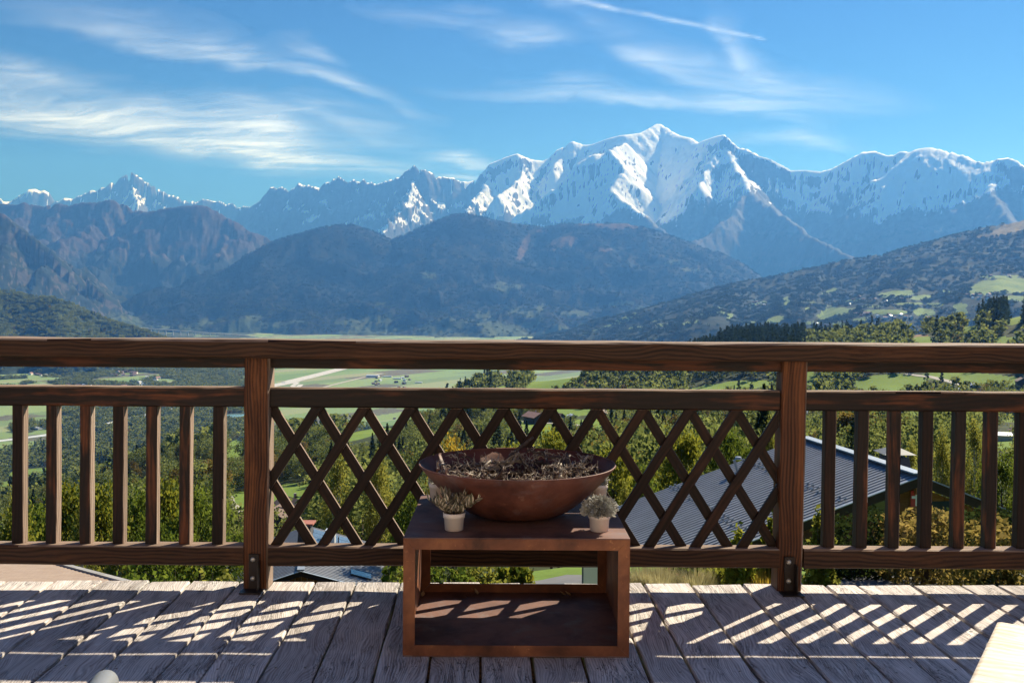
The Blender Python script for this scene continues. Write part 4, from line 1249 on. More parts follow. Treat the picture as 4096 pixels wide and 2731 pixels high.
for (a, rad, d, n, s) in ((1.75, .23, Vector((.45, .35, .5)), 7, .024), (0.35, .22, Vector((-.2, .3, .9)), 5, .016), (0.1, .25, Vector((.6, -.4, .25)), 6, .016), (2.6, .24, Vector((-.8, .1, .45)), 5, .018)):
    p = Vector((rad * math.cos(a), rad * math.sin(a), 0.0))
    pts, _ = root_path(p, d.normalized(), n, s, 0.16)
    pts = [clamp_bowl(q) if i < 3 else q for i, q in enumerate(pts)]
    mb = MB(); mb.tube(pts, [0.013 * (1 - .6 * i / n) for i in range(n + 1)], 7)
    mb.build('root', ROOT_DARK, wreath, True)

# flower pots
POT = flat_mat('white_plastic_pot', (0.74, 0.66, 0.60), 0.5, 0, 0.03, 8)
SOIL = flat_mat('potting_soil', (0.03, 0.022, 0.017), 0.95, 0, 0.3, 80, 0.5)


def var_leaf(name, inner_, rim):
    m, t, b = new_mat(name)
    tc = t.n('ShaderNodeTexCoord')
    oi = t.n('ShaderNodeObjectInfo')
    sp = t.n('ShaderNodeSeparateXYZ')
    t.put(sp.inputs[0], tc.outputs['Object'])
    nz = t.noise(tc.outputs['Object'], 160.0, 3.0)
    e = t.smooth(t.m('ADD', t.m('MULTIPLY', t.m('ABSOLUTE', sp.outputs[1]), 130.0), t.m('MULTIPLY', t.m('SUBTRACT', nz, .5), 1.1)), 0.35, 0.75)
    col = t.mix(e, inner_, rim)
    col = t.mix(t.m('MULTIPLY', oi.outputs['Random'], 0.55), col, (0.20, 0.15, 0.11))
    t.put(b.inputs['Base Color'], col)
    b.inputs['Roughness'].default_value = 0.55
    return m


VARLEAF = var_leaf('variegated_leaf', (0.10, 0.105, 0.065), (0.62, 0.54, 0.42))
STEM = flat_mat('plant_stem', (0.10, 0.07, 0.045), 0.8, 0, 0.2, 50)
SILVER = flat_mat('silver_foliage', (0.40, 0.40, 0.36), 0.8, 0, 0.22, 90)
pot_prof = [(0.0, 0.0), (0.030, 0.0), (0.0325, 0.002), (0.0355, 0.044), (0.0385, 0.0445), (0.0395, 0.061), (0.0372, 0.0625), (0.0355, 0.060), (0.0345, 0.05), (0.0, 0.05)]


def pot(px, y, label, kind, seed, name='potted_plant'):
    x = at_y(px, 2100, y).x
    t = empty(name, (x, y, TZ + 0.0004))
    tag(t, label, 'potted plant', 'white flower pots on the steel stand')
    mb = MB(); mb.lathe(pot_prof, 36); mb.build('pot', POT, t, True)
    mb = MB(); mb.lathe([(0.0, 0.0535), (0.0344, 0.0525)], 20); mb.build('soil', SOIL, t, True)
    r = random.Random(seed)
    if kind == 'leafy':
        stems = MB()
        meshes = []
        for j in range(4):
            me = leaf_mesh('leaf', 0.030 + .005 * j, 0.013 + .0022 * j, 0.25 + .12 * j, 0.5 - .1 * j)
            me.materials.append(VARLEAF)
            meshes.append(me)
        for s in range(19):
            a = 2 * math.pi * s / 19 + r.uniform(-.3, .3)
            out = r.uniform(.3, 1.25) if s else .1
            d = Vector((math.cos(a) * out, math.sin(a) * out, r.uniform(.75, 1.25))).normalized()
            p = Vector((math.cos(a) * .014, math.sin(a) * .014, .052))
            n = 6
            pts = [p]
            L = r.uniform(.060, .115)
            for i in range(n):
                d = (d + Vector((math.cos(a) * .06, math.sin(a) * .06, r.uniform(-.08, .04)))).normalized()
                pts.append(pts[-1] + d * L / n)
            stems.tube(pts, [.0016 * (1 - .6 * i / n) for i in range(n + 1)], 4)
            for i in range(1, n + 1):
                for sd in ((-1, 1) if i < n else (1,)):
                    if r.random() < .2:
                        continue
                    o = link('leaf', r.choice(meshes), None, t, pts[i])
                    yaw = a + sd * r.uniform(.5, 1.7) if i < n else a
                    o.rotation_euler = (r.uniform(-.7, .7), -r.uniform(.1, 1.0) if i < n else -1.0, yaw)
                    k = r.uniform(.7, 1.25) if i < n else r.uniform(.6, .9)
                    o.scale = (k, k, k)
        stems.build('stems', STEM, t)
    else:
        mb = MB()
        N, Rd = (2600, 0.0585) if kind == 'dome' else (420, 0.040)
        for i in range(N):
            u = r.uniform(-0.35, 1.0)
            a = r.uniform(0, 2 * math.pi)
            q = math.sqrt(max(0, 1 - u * u))
            n_ = Vector((q * math.cos(a), q * math.sin(a), u))
            c0 = Vector((0, 0, .072)) + n_ * (Rd * r.uniform(.35, .8))
            bump_ = 1 + .12 * math.sin(5 * a + 3 * u) + .08 * math.sin(11 * a - 7 * u)
            p1 = Vector((0, 0, .074)) + Vector((n_.x * Rd * 1.02, n_.y * Rd * 1.02, n_.z * Rd * .82)) * r.uniform(.82, 1.06) * bump_
            if p1.z < .045:
                p1.z = .045 + r.random() * .01
            mb.tube([c0, (c0 + p1) / 2 + Vector((r.gauss(0, .002), r.gauss(0, .002), r.gauss(0, .002))), p1], [.0010, .0019, .0016], 3, False)
        o = mb.build('foliage', SILVER, t)
        o['kind'] = 'stuff'
    return t


pot(1816, 3.512, 'white pot with an upright variegated leafy plant by the bowl', 'leafy', 4)
pot(2397, 3.512, 'white pot with a silver grey cushion plant at the sunlit corner', 'dome', 5)
pot(1752, 4.065, 'white pot mostly hidden behind the bowl, beyond the leafy plant', 'small', 6)
pot(2392, 4.065, 'white pot mostly hidden behind the bowl, beyond the silver plant', 'small', 7)

# ------------------------------------------------------------------ the corner of a raw wood table and the end of a chair arm
tp = at_z(3985, 2478, 0.45)
table = empty('low_table', (tp.x, tp.y, 0.0), math.radians(-33))
tag(table, 'pale raw timber table cut off by the frame, blazing in full sun', 'table')
for k in range(4):
    bm_ = MB()
    bm_.cbox(0.001 + k * 0.172, 0.170 + k * 0.172, -1.5, 0.0, 0.41, 0.45, 0.012)
    me = bm_.mesh('top_board', True)
    o = link('top_board', me, RAW_WOOD, table)
for x in (0.05, 0.60):
    for y in (-0.08, -1.42):
        mb = MB(); mb.cbox(x, x + .06, y - .06, y, 0.0005, 0.4095, 0.004); mb.build('leg', RAW_WOOD, table)
CHAIR = flat_mat('pale_grey_enamel', (0.20, 0.21, 0.22), 0.35, 0, 0.03, 4)
ce = at_y(432, 2712, 2.0)
chair = empty('garden_chair', (ce.x, ce.y, 0.0), math.radians(9))
tag(chair, 'rounded end of a pale grey tubular chair arm rising at the edge of the frame', 'chair')
R_ = 0.026
mb = MB()
arc = [(0, 0.0 + R_ * math.sin(a) - R_, ce.z, R_ * math.cos(a)) for a in [math.pi / 2 * (1 - i / 7) for i in range(8)]]
pts = [(0, p[1], p[2]) for p in arc] + [(0, -0.2, ce.z - .002), (0, -0.5, ce.z - .008), (0, -0.56, ce.z - .02), (0, -0.585, ce.z - .06), (0, -0.59, 0.001)]
mb.tube(pts, [max(.0005, p[3]) for p in arc] + [R_] * 5, 20)
mb.build('arm', CHAIR, chair, True)
mb = MB(); mb.tube([(0, -0.14, ce.z - R_ * .6), (0.01, -0.13, 0.001)], 0.015, 12); mb.build('leg', CHAIR, chair, True)
mb = MB(); mb.cbox(-0.60, -0.03, -0.62, -0.10, 0.27, 0.30, 0.008); mb.build('seat', CHAIR, chair)
mb = MB(); mb.tube([(-0.6, -0.14, .27), (-0.61, -0.13, 0.001)], 0.015, 10); mb.build('leg', CHAIR, chair, True)

# ------------------------------------------------------------------ trees, shrubs and woods
def leaf_mat(name, cols, trans=0.5, scale=0.9, rough=0.7, hue=0.35):
    """cols: dark, middle, light leaf colours; light also shines through the leaves"""
    m = bpy.data.materials.new(name)
    m.use_nodes = True
    t = NT(m.node_tree)
    o = t.n('ShaderNodeOutputMaterial')
    geo = t.n('ShaderNodeNewGeometry')
    oi = t.n('ShaderNodeObjectInfo')
    n1 = t.noise(geo.outputs['Position'], scale, 3.0, 0.6)
    v = t.m('ADD', t.m('MULTIPLY', n1, 0.75), t.m('ADD', t.m('MULTIPLY', geo.outputs['Random Per Island'], 0.35), t.m('MULTIPLY', t.m('SUBTRACT', oi.outputs['Random'], 0.5), hue)))
    col = t.ramp(v, [(0.25, cols[0]), (0.52, cols[1]), (0.85, cols[2])])
    d, tr = t.n('ShaderNodeBsdfDiffuse'), t.n('ShaderNodeBsdfTranslucent')
    t.put(d.inputs[0], col)
    t.put(tr.inputs[0], t.mix(0.5, col, (cols[2][0] * 1.3, cols[2][1] * 1.3, cols[2][2] * 0.8)))
    mx = t.n('ShaderNodeMixShader')
    mx.inputs[0].default_value = trans
    t.t.links.new(d.outputs[0], mx.inputs[1])
    t.t.links.new(tr.outputs[0], mx.inputs[2])
    t.t.links.new(mx.outputs[0], o.inputs[0])
    return m


LEAF = {'green': leaf_mat('green_leaves', [(0.022, 0.040, 0.010), (0.055, 0.090, 0.018), (0.16, 0.20, 0.035)]),
        'maple': leaf_mat('turning_maple_leaves', [(0.035, 0.055, 0.012), (0.085, 0.125, 0.022), (0.30, 0.28, 0.045)]),
        'birch': leaf_mat('birch_leaves', [(0.055, 0.070, 0.018), (0.115, 0.135, 0.032), (0.32, 0.30, 0.075)]),
        'gold': leaf_mat('golden_leaves', [(0.12, 0.075, 0.015), (0.28, 0.19, 0.03), (0.48, 0.33, 0.06)]),
        'dark': leaf_mat('dark_hedge_leaves', [(0.010, 0.017, 0.008), (0.026, 0.040, 0.015), (0.06, 0.085, 0.03)], 0.3, 4.0),
        'autumn': leaf_mat('autumn_hedge_leaves', [(0.020, 0.028, 0.010), (0.075, 0.080, 0.028), (0.42, 0.30, 0.12)], 0.4, 4.0),
        'wood': leaf_mat('woodland_leaves', [(0.040, 0.062, 0.028), (0.090, 0.126, 0.050), (0.205, 0.225, 0.080)], 0.5, 0.12, 0.8, 0.75),
        'rusty': leaf_mat('rusty_woodland_leaves', [(0.06, 0.048, 0.014), (0.14, 0.105, 0.03), (0.26, 0.19, 0.055)], 0.35, 0.12, 0.8, 0.6),
        'fir': leaf_mat('conifer_needles', [(0.014, 0.025, 0.016), (0.030, 0.048, 0.027), (0.060, 0.085, 0.042)], 0.2, 0.4, 0.8, 0.4),
        'dry': leaf_mat('dry_grass', [(0.12, 0.10, 0.05), (0.26, 0.22, 0.12), (0.42, 0.37, 0.24)], 0.4, 6.0),
        'grass': leaf_mat('lawn_grass', [(0.05, 0.10, 0.015), (0.12, 0.20, 0.03), (0.24, 0.33, 0.06)], 0.5, 6.0)}
BARK = flat_mat('tree_bark', (0.075, 0.058, 0.045), 0.9, 0, 0.3, 3)
BIRCH_BARK = flat_mat('birch_bark', (0.42, 0.40, 0.36), 0.8, 0, 0.3, 3)


def leaf_quads(P, size, rng, elong=1.5, droop=0.0):
    """diamond leaves at the points P"""
    n = len(P)
    size = np.broadcast_to(size, n)[:, None]
    t = rng.normal(size=(n, 3))
    t[:, 2] -= droop
    t /= np.linalg.norm(t, axis=1, keepdims=True)
    s = np.cross(t, rng.normal(size=(n, 3)))
    s /= np.linalg.norm(s, axis=1, keepdims=True) + 1e-9
    V = np.stack([P - t * size * 0.5 * elong, P + s * size * 0.42, P + t * size * 0.5 * elong, P - s * size * 0.42], 1).reshape(-1, 3)
    return V, np.arange(4 * n).reshape(-1, 4)


def crown_points(n, rng, H, base, rad, kind, clumps):
    """points in clumps spread through the volume of a crown"""
    if kind == 'fir':
        u = rng.random(n) ** 0.72
        z = base + (H - base) * (1 - u)
        tier = np.sin(z * 7.5 / H * 6) * 0.12 + 1
        r = rad * u * tier * np.sqrt(rng.random(n) * 0.75 + 0.25)
        a = rng.random(n) * 2 * np.pi
        lob = 1 + 0.22 * np.sin(a * 5 + z * 2.1)
        return np.stack([r * lob * np.cos(a), r * lob * np.sin(a), z - 0.22 * r], 1)
    c = rng.normal(size=(clumps, 3))
    c /= np.linalg.norm(c, axis=1, keepdims=True)
    rr_ = 0.45 + 0.52 * rng.random((clumps, 1)) ** 0.6
    c = c * rr_
    prof = 1.0
    if kind == 'birch':
        zz = (c[:, 2] + 1) / 2
        prof = np.interp(zz, [0, .25, .6, 1], [.8, 1.0, .72, .3])[:, None]
    else:
        zz = (c[:, 2] + 1) / 2
        prof = np.interp(zz, [0, .3, .7, 1], [.7, 1.0, .95, .55])[:, None]
    lop = 1 + 0.22 * np.sin(np.arctan2(c[:, 1], c[:, 0]) * 2 + rng.random() * 6)[:, None]
    cxy = c[:, :2] * rad * prof * lop
    cz = base + (H - base) * (0.5 + 0.5 * c[:, 2:3])
    cc = np.concatenate([cxy, cz], 1)
    idx = rng.integers(0, clumps, n)
    sig = rad * (0.20 if kind != 'birch' else 0.15)
    off = rng.normal(size=(n, 3)) * sig
    off[:, 2] *= 0.7 if kind != 'birch' else 1.5
    P = cc[idx] + off
    P[:, 2] = np.minimum(P[:, 2], H * 1.0 + 0.05 * H * rng.random(n))
    return P, cc


def tree_meshes(name, H, rad, kind, nleaf, leaf, seed, base=0.25, clumps=40, droop=0.0, limbs=True):
    """trunk with limbs, and crown, both standing on the origin"""
    rng = np.random.default_rng(seed)
    r = random.Random(seed)
    mb = MB()
    tr = 0.018 * H
    if kind == 'fir':
        P = crown_points(nleaf, rng, H, H * 0.06, rad, kind, 0)
        mb.tube([(0, 0, -0.6), (0, 0, H * .4), (0, 0, H * .95)], [tr, tr * .7, tr * .1], 7)
    else:
        P, cc = crown_points(nleaf, rng, H, H * base, rad, kind, clumps)
        bend = [Vector((r.gauss(0, .012 * H), r.gauss(0, .012 * H), H * z)) for z in (0.15, .35, .55, .75, .93)]
        pts = [Vector((0, 0, -0.8))] + bend
        mb.tube(pts, [tr * 1.25, tr, tr * .8, tr * .55, tr * .35, tr * .1], 7)
        if limbs:
            for c in cc[:: max(1, len(cc) // 22)]:
                c = Vector(c)
                k = min(len(pts) - 2, max(1, int((c.z / H - .1) * 5)))
                st = pts[k]
                mid = (st + c) / 2 + Vector((0, 0, -.03 * H))
                mb.tube([st, mid, c], [tr * .38, tr * .22, tr * .07], 5, False)
    V, F = leaf_quads(P, leaf * (0.7 + 0.6 * rng.random(len(P))), rng, 1.5, droop)
    crown = np_mesh(name + '_crown', V, F)
    return mb.mesh(name + '_trunk', True), crown


def plant_tree(name, label, cat, meshes, mats, x, y, H0, H, rz, group=None, zoff=0.0, wide=1.0):
    t = empty(name, (x, y, gz1(x, y) + zoff), rz)
    tag(t, label, cat, group)
    k = H / H0
    for nm, me, mt in (('trunk', meshes[0], mats[0]), ('crown', meshes[1], mats[1])):
        o = bpy.data.objects.new(nm, me)
        C.objects.link(o)
        o.parent = t
        o.scale = (k * wide, k * wide, k)
        if not me.materials:
            me.materials.append(mt)
    return t


PROTO = {'maple': [tree_meshes('maple', 10, 3.2, 'round', 5200, 0.24, 100 + i, 0.16, 42) for i in range(2)], 'green': [tree_meshes('green', 10, 3.3, 'round', 5200, 0.22, 110 + i, 0.14, 46) for i in range(2)],
         'birch': [tree_meshes('birch', 10, 2.3, 'birch', 6800, 0.145, 120 + i, 0.12, 60, 0.9) for i in range(2)], 'gold': [tree_meshes('gold', 10, 3.2, 'round', 4200, 0.25, 130, 0.2, 36)]}
# photo x of the middle, photo y of the top, crown width in photo pixels, metres away, kind, label
NEAR_TREES = [(70, 1985, 210, 62, 'birch', 'feathery yellow green birch behind the first bars at the left end'), (268, 1968, 120, 58, 'maple', 'yellowing maple showing between the second and third bars'), (180, 2010, 110, 66, 'green', 'dark green tree between the yellow birch and the yellowing maple'), (405, 1972, 130, 56, 'maple', 'tree turning yellow at its top behind the fourth bar'),
              (540, 1965, 140, 58, 'green', 'rounded green tree between the fourth and fifth bars'), (665, 1952, 130, 60, 'maple', 'yellow green maple between the fifth and sixth bars'), (800, 1940, 150, 57, 'green', 'dense green tree between the sixth and seventh bars'), (935, 2115, 90, 52, 'green', 'low green tree just before the first post, below the red roofs'), (330, 2040, 130, 50, 'birch', 'pale birch low behind the third and fourth bars'), (60, 2080, 160, 46, 'maple', 'yellow tinged tree filling the bottom corner behind the first bars'), (620, 2090, 170, 48, 'green', 'leafy green tree low behind the fifth bar'), (470, 2120, 150, 47, 'birch', 'bushy pale green tree low behind the fourth bar'),
              (1352, 1838, 215, 80, 'birch', 'tall pale birch behind the lattice, the nearer of two by the grey roof'), (1520, 1828, 200, 82, 'birch', 'tall pale birch behind the lattice beside the bowl'), (1640, 1960, 140, 60, 'green', 'dark green tree behind the left lip of the bowl'), (1740, 1990, 110, 55, 'green', 'bright green bush tree under the left lip of the bowl'),
              (1815, 1758, 160, 72, 'gold', 'golden orange tree above the left side of the bowl'), (1960, 1795, 130, 66, 'green', 'green tree rising over the middle of the bowl rim'), (2060, 1770, 120, 70, 'maple', 'yellow green tree over the middle of the bowl rim'), (2210, 1750, 170, 64, 'maple', 'gold flecked tree over the right half of the bowl rim'), (2460, 1790, 170, 52, 'maple', 'yellow green tree just right of the bowl, behind the lattice'), (2570, 1850, 130, 56, 'green', 'darker green tree between the bowl and the big maple'),
              (2725, 1712, 225, 50, 'maple', 'big yellow flecked maple behind the right half of the lattice'), (2500, 1960, 120, 42, 'birch', 'low feathery pale tree above the left end of the grey roof'), (2930, 1712, 160, 56, 'green', 'green tree behind the lattice above the ridge of the grey roof'), (3080, 1705, 110, 64, 'birch', 'pale birch against the right post above the roof'), (3645, 1800, 90, 50, 'birch', 'yellow birch beside the chimney of the grey roofed chalet'),
              (3770, 1748, 130, 54, 'birch', 'yellow green birch between the fourth and fifth bars at the right'), (3900, 1712, 130, 60, 'birch', 'tallest slender birch at the right, between the fifth and sixth bars'), (4010, 1800, 130, 50, 'green', 'darker green tree behind the sixth and seventh bars at the right'), (4085, 1770, 120, 64, 'birch', 'pale birch at the right edge of the view'), (3560, 1880, 100, 58, 'green', 'green tree behind the chimney of the grey roofed chalet')]
for i, (px, py, wpx, r, kind, label) in enumerate(NEAR_TREES):
    top = at_dist(px, py, r)
    g = gz1(top.x, top.y)
    H = max(3.0, top.z - g + 0.3)
    me = PROTO[kind][i % len(PROTO[kind])]
    base_w = {'maple': 7.6, 'green': 7.8, 'birch': 5.6, 'gold': 7.6}[kind] * H / 10
    want = wpx * r / FPX
    nm = {'maple': 'maple_tree', 'green': 'broadleaf_tree', 'birch': 'birch_tree', 'gold': 'autumn_tree'}[kind]
    plant_tree(nm, label, 'tree', me, (BIRCH_BARK if kind == 'birch' else BARK, LEAF[kind]), top.x, top.y, 10, H, i * 1.7, 'trees just below the deck', 0, min(1.6, max(0.55, want / base_w)))


# --- shrubs and hedges near the deck: loose leaves over a twiggy core
def shrub(name, label, cat, x, y, rx, ry, h, n, leaf, mat, seed, group=None, box=False, rz=0.0, z0=None, flowers=None):
    rng = np.random.default_rng(seed)
    t = empty(name, (x, y, (gz1(x, y) if z0 is None else z0)), rz)
    tag(t, label, cat, group)
    if box:
        P = rng.random((n, 3)) * 2 - 1
        ax = rng.integers(0, 3, n)
        sh = rng.random(n) < .8
        P[sh, ax[sh]] = np.sign(P[sh, ax[sh]]) * (0.86 + .14 * rng.random(sh.sum()))
        P = P * np.array([rx, ry, h / 2]) + np.array([0, 0, h / 2])
        P[:, 2] += 0.09 * np.sin(P[:, 0] * 2.3 + seed) * (P[:, 2] / h) + 0.05 * np.sin(P[:, 0] * 7.1)
        P += rng.normal(size=P.shape) * leaf * .5
    else:
        c = rng.normal(size=(26, 3))
        c /= np.linalg.norm(c, axis=1, keepdims=True)
        c[:, 2] = np.abs(c[:, 2])
        c *= (0.5 + .5 * rng.random((26, 1)))
        P = c[rng.integers(0, 26, n)] * np.array([rx, ry, h * .86]) + rng.normal(size=(n, 3)) * np.array([rx, ry, h]) * .13
        P[:, 2] = np.abs(P[:, 2]) + .03
    V, F = leaf_quads(P, leaf * (.65 + .7 * rng.random(n)), rng, 1.5)
    link('leaves', np_mesh('leaves', V, F), mat, t)
    r = random.Random(seed)
    mb = MB()
    for k in range(16):
        a = r.uniform(0, 6.28)
        q = Vector((math.cos(a) * rx * r.uniform(.1, .8), math.sin(a) * ry * r.uniform(.1, .8), h * r.uniform(.5, .95)))
        mb.tube([(q.x * .3, q.y * .3, -.25), q * .6, q], [.014, .01, .004], 4, False)
    mb.build('stems', BARK, t)
    if flowers:
        for k in range(flowers[1]):
            a = r.uniform(0, 6.28)
            p = Vector((math.cos(a) * rx * r.uniform(.2, 1), -abs(math.sin(a)) * ry, h * r.uniform(.55, 1.0)))
            V, F = leaf_quads(np.array([p] * 9) + rng.normal(size=(9, 3)) * .012, .035, rng, 1.1)
            link('flower', np_mesh('flower', V, F), flowers[0], t)
    return t


def blades(name, label, cat, x, y, rad, h, n, mat, seed, group=None, lean=.35, wd=.006):
    """a clump of long grass blades"""
    rng = np.random.default_rng(seed)
    a, q = rng.random(n) * 2 * np.pi, np.sqrt(rng.random(n)) * rad
    b0 = np.stack([q * np.cos(a), q * np.sin(a), np.zeros(n)], 1) * .5
    d = np.stack([np.cos(a) * lean * rng.random(n), np.sin(a) * lean * rng.random(n), np.ones(n)], 1)
    hh = h * (.55 + .5 * rng.random(n))[:, None]
    mid = b0 + d * hh * .6
    tip = b0 + d * hh + np.stack([np.cos(a), np.sin(a), -0.5 * np.ones(n)], 1) * (rng.random(n) * lean * h * .5)[:, None]
    s = np.stack([-np.sin(a), np.cos(a), np.zeros(n)], 1) * wd
    V = np.stack([b0 - s, b0 + s, mid + s * .8, mid - s * .8, tip], 1).reshape(-1, 3)
    i = np.arange(n)[:, None] * 5
    F = np.concatenate([i + np.array([[0, 1, 2]]), i + np.array([[0, 2, 3]]), i + np.array([[3, 2, 4]])])
    me = np_mesh(name, V, F)
    o = link(name, me, mat, None, (x, y, gz1(x, y)))
    return tag(o, label, cat, group)


def spot(px, y, py=2300):
    p = at_y(px, py, y)
    return p.x, y


RED = flat_mat('red_petals', (0.55, 0.03, 0.05), 0.6, 0, 0.1, 30)


def top_h(px, py, y, floor=None):
    """height above the ground of what shows at a photo pixel when it stands y metres ahead"""
    p = at_y(px, py, y)
    return p.z - gz1(p.x, p.y)


HD = 20.0
for (pa, pb, ty, y, mat, lab, sd, lf) in [(3322, 3560, 2062, HD, 'dark', 'clipped dark green hedge behind the second and third bars at the right', 1, .07), (3545, 3810, 2070, HD - .6, 'autumn', 'brown and yellow leaved hedge behind the third to fifth bars at the right', 2, .085), (3800, 4140, 2062, HD + .8, 'dark', 'green hedge with a flat top under the far verge of the chalet', 3, .07),
                                    (3840, 4150, 2120, HD - 2.5, 'autumn', 'golden leaved hedge low behind the last bars at the right', 4, .085), (3230, 3420, 2225, 20.6, 'dark', 'dark low hedge beneath the bottom rail beside the post', 5, .06), (3400, 3990, 2228, 21.0, 'dark', 'long dark hedge foot showing under the bottom rail at the right', 6, .06)]:
    a, b = at_y(pa, 2150, y), at_y(pb, 2150, y)
    h = max(.5, top_h((pa + pb) / 2, ty, y))
    shrub('hedge', lab, 'hedge', (a.x + b.x) / 2, y, (b.x - a.x) / 2, .55, h, int(2600 * (b.x - a.x) / 1.6), lf, LEAF[mat], 300 + sd, 'garden hedges beyond the deck', True)
SH = [(3110, 2075, 130, 15.5, 'maple', 'vine leaved yellow green shrub against the right post'), (3290, 2080, 120, 16, 'birch', 'pale yellow green shrub just right of the post'), (2960, 2120, 110, 15, 'maple', 'bright green shrub at the lower end of the lattice'), (4030, 2258, 230, 14.5, 'autumn', 'brown leaved bush in the bottom corner by the lane'),
      (2720, 2262, 150, 16.5, 'green', 'flowering green bush with red blooms under the bottom rail'), (2880, 2250, 190, 17, 'maple', 'yellow green bush under the bottom rail between the grasses and the post'), (3020, 2255, 160, 17, 'green', 'golden green bush under the bottom rail next to the post'), (2800, 2240, 240, 19, 'dark', 'dark bush behind the yellow green ones under the bottom rail'),
      (1650, 2245, 230, 18, 'birch', 'pale green bush under the bottom rail beside the stand'), (1790, 2240, 210, 19, 'green', 'green bush seen through the back of the stand'), (1930, 2240, 230, 19.5, 'birch', 'yellowish bush seen through the middle of the stand'), (2070, 2252, 190, 20, 'maple', 'bush seen through the stand above the lane'), (1560, 2240, 200, 20, 'green', 'leafy bush just left of the stand below the bottom rail'),
      (560, 2250, 260, 24, 'green', 'dark green bush beside the tiled roof below the left bars'), (700, 2240, 240, 25, 'green', 'green bush under the bottom rail left of the post'), (840, 2240, 220, 24, 'birch', 'sunlit yellow green bush under the rail near the post'), (420, 2255, 240, 26, 'dark', 'shadowy bush right behind the tiled roof')]
for i, (px, py, wpx, y, mat, lab) in enumerate(SH):
    p = at_y(px, py, y)
    h = max(.6, top_h(px, py, y))
    rx = wpx * y / FPX / 2 * 1.15
    shrub('shrub', lab, 'shrub', p.x, y, rx, rx * .8, h, 3600, .075 if y < 20 else .11, LEAF[mat], 330 + i, 'shrubs below the deck', flowers=(RED, 9) if 'red' in lab else None)
for i, (px, y, h, lab) in enumerate([(2600, 15.5, 2250, 'pale tufted grass plume right beside the stand under the rail'), (2650, 15.3, 2262, 'pale tufted grass between the plume and the flowering bush'), (2780, 15.4, 2268, 'greenish grass tuft between the two flowering bushes'), (2550, 15.6, 2272, 'short pale grass tuft touching the stand'), (3070, 15.0, 2280, 'orange brown dry grass at the foot of the right post'), (2985, 15.2, 2288, 'low orange brown dry grass left of the right post')]):
    x, y = spot(px, y)
    h = max(.5, top_h(px, h, y))
    blades('ornamental_grass', lab, 'grass tuft', x, y, .40, h, 1500, LEAF['dry'] if 'orange' not in lab else LEAF['gold'], 360 + i, 'grass tufts in the flower bed')

# --- the woods: instanced copies of small trees over the slopes
def lod_mesh(name, kind, H, rad, n, leaf, seed, mats, copies=1, spread=0.0):
    rng = np.random.default_rng(seed)
    VV, FF, MI, b = [], [], [], 0
    for c in range(copies):
        ox, oy = (rng.random(2) - .5) * spread * 2
        s = 0.75 + 0.5 * rng.random()
        if kind == 'fir':
            P = crown_points(n, rng, H, H * .05, rad, 'fir', 0)
        else:
            P, _ = crown_points(n, rng, H, H * .1, rad, 'round', max(9, min(30, n // 9)))
        P = P * s + np.array([ox, oy, 0])
        V, F = leaf_quads(P, leaf * (.7 + .6 * rng.random(n)) * s, rng, 1.25)
        VV.append(V); FF.append(F + b)
        b += len(V)
    me = np_mesh(name, np.concatenate(VV), np.concatenate(FF))
    me.materials.append(mats)
    return me


def kinds_collection(name, meshes):
    col = bpy.data.collections.new(name)
    for i, me in enumerate(meshes):
        o = bpy.data.objects.new('%s_%02d' % (name, i), me)
        col.objects.link(o)
    return col


def scatter_tree(name):
    ng = bpy.data.node_groups.new(name, 'GeometryNodeTree')
    ng.interface.new_socket('Geometry', in_out='INPUT', socket_type='NodeSocketGeometry')
    ng.interface.new_socket('Geometry', in_out='OUTPUT', socket_type='NodeSocketGeometry')
    return ng


def scatter(name, label, P, size, kind, col, seed):
    n = len(P)
    rng = np.random.default_rng(seed)
    me = bpy.data.meshes.new(name)
    me.vertices.add(n)
    me.vertices.foreach_set('co', np.ascontiguousarray(P, dtype=np.float32).ravel())
    for nm, tp, arr in (('size', 'FLOAT', size.astype(np.float32)), ('turn', 'FLOAT', (rng.random(n) * 6.283).astype(np.float32)), ('which', 'INT', kind.astype(np.int32))):
        a = me.attributes.new(nm, tp, 'POINT')
        a.data.foreach_set('value', arr)
    o = link(name, me)
    ng = scatter_tree(name)
    N, L = ng.nodes, ng.links
    gi, go = N.new('NodeGroupInput'), N.new('NodeGroupOutput')
    inst = N.new('GeometryNodeInstanceOnPoints')
    ci = N.new('GeometryNodeCollectionInfo')
    ci.inputs['Collection'].default_value = col
    ci.inputs['Separate Children'].default_value = True
    ci.inputs['Reset Children'].default_value = True
    inst.inputs['Pick Instance'].default_value = True

    def attr(nm, tp):
        q = N.new('GeometryNodeInputNamedAttribute')
        q.data_type = tp
        q.inputs['Name'].default_value = nm
        return q.outputs['Attribute']
    cb = N.new('ShaderNodeCombineXYZ')
    L.new(attr('turn', 'FLOAT'), cb.inputs[2])
    L.new(gi.outputs[0], inst.inputs['Points'])
    L.new(ci.outputs[0], inst.inputs['Instance'])
    L.new(attr('which', 'INT'), inst.inputs['Instance Index'])
    L.new(cb.outputs[0], inst.inputs['Rotation'])
    L.new(attr('size', 'FLOAT'), inst.inputs['Scale'])
    L.new(inst.outputs[0], go.inputs[0])
    md = o.modifiers.new('scatter', 'NODES')
    md.node_group = ng
    tag(o, label, None, None, 'stuff')
    return o


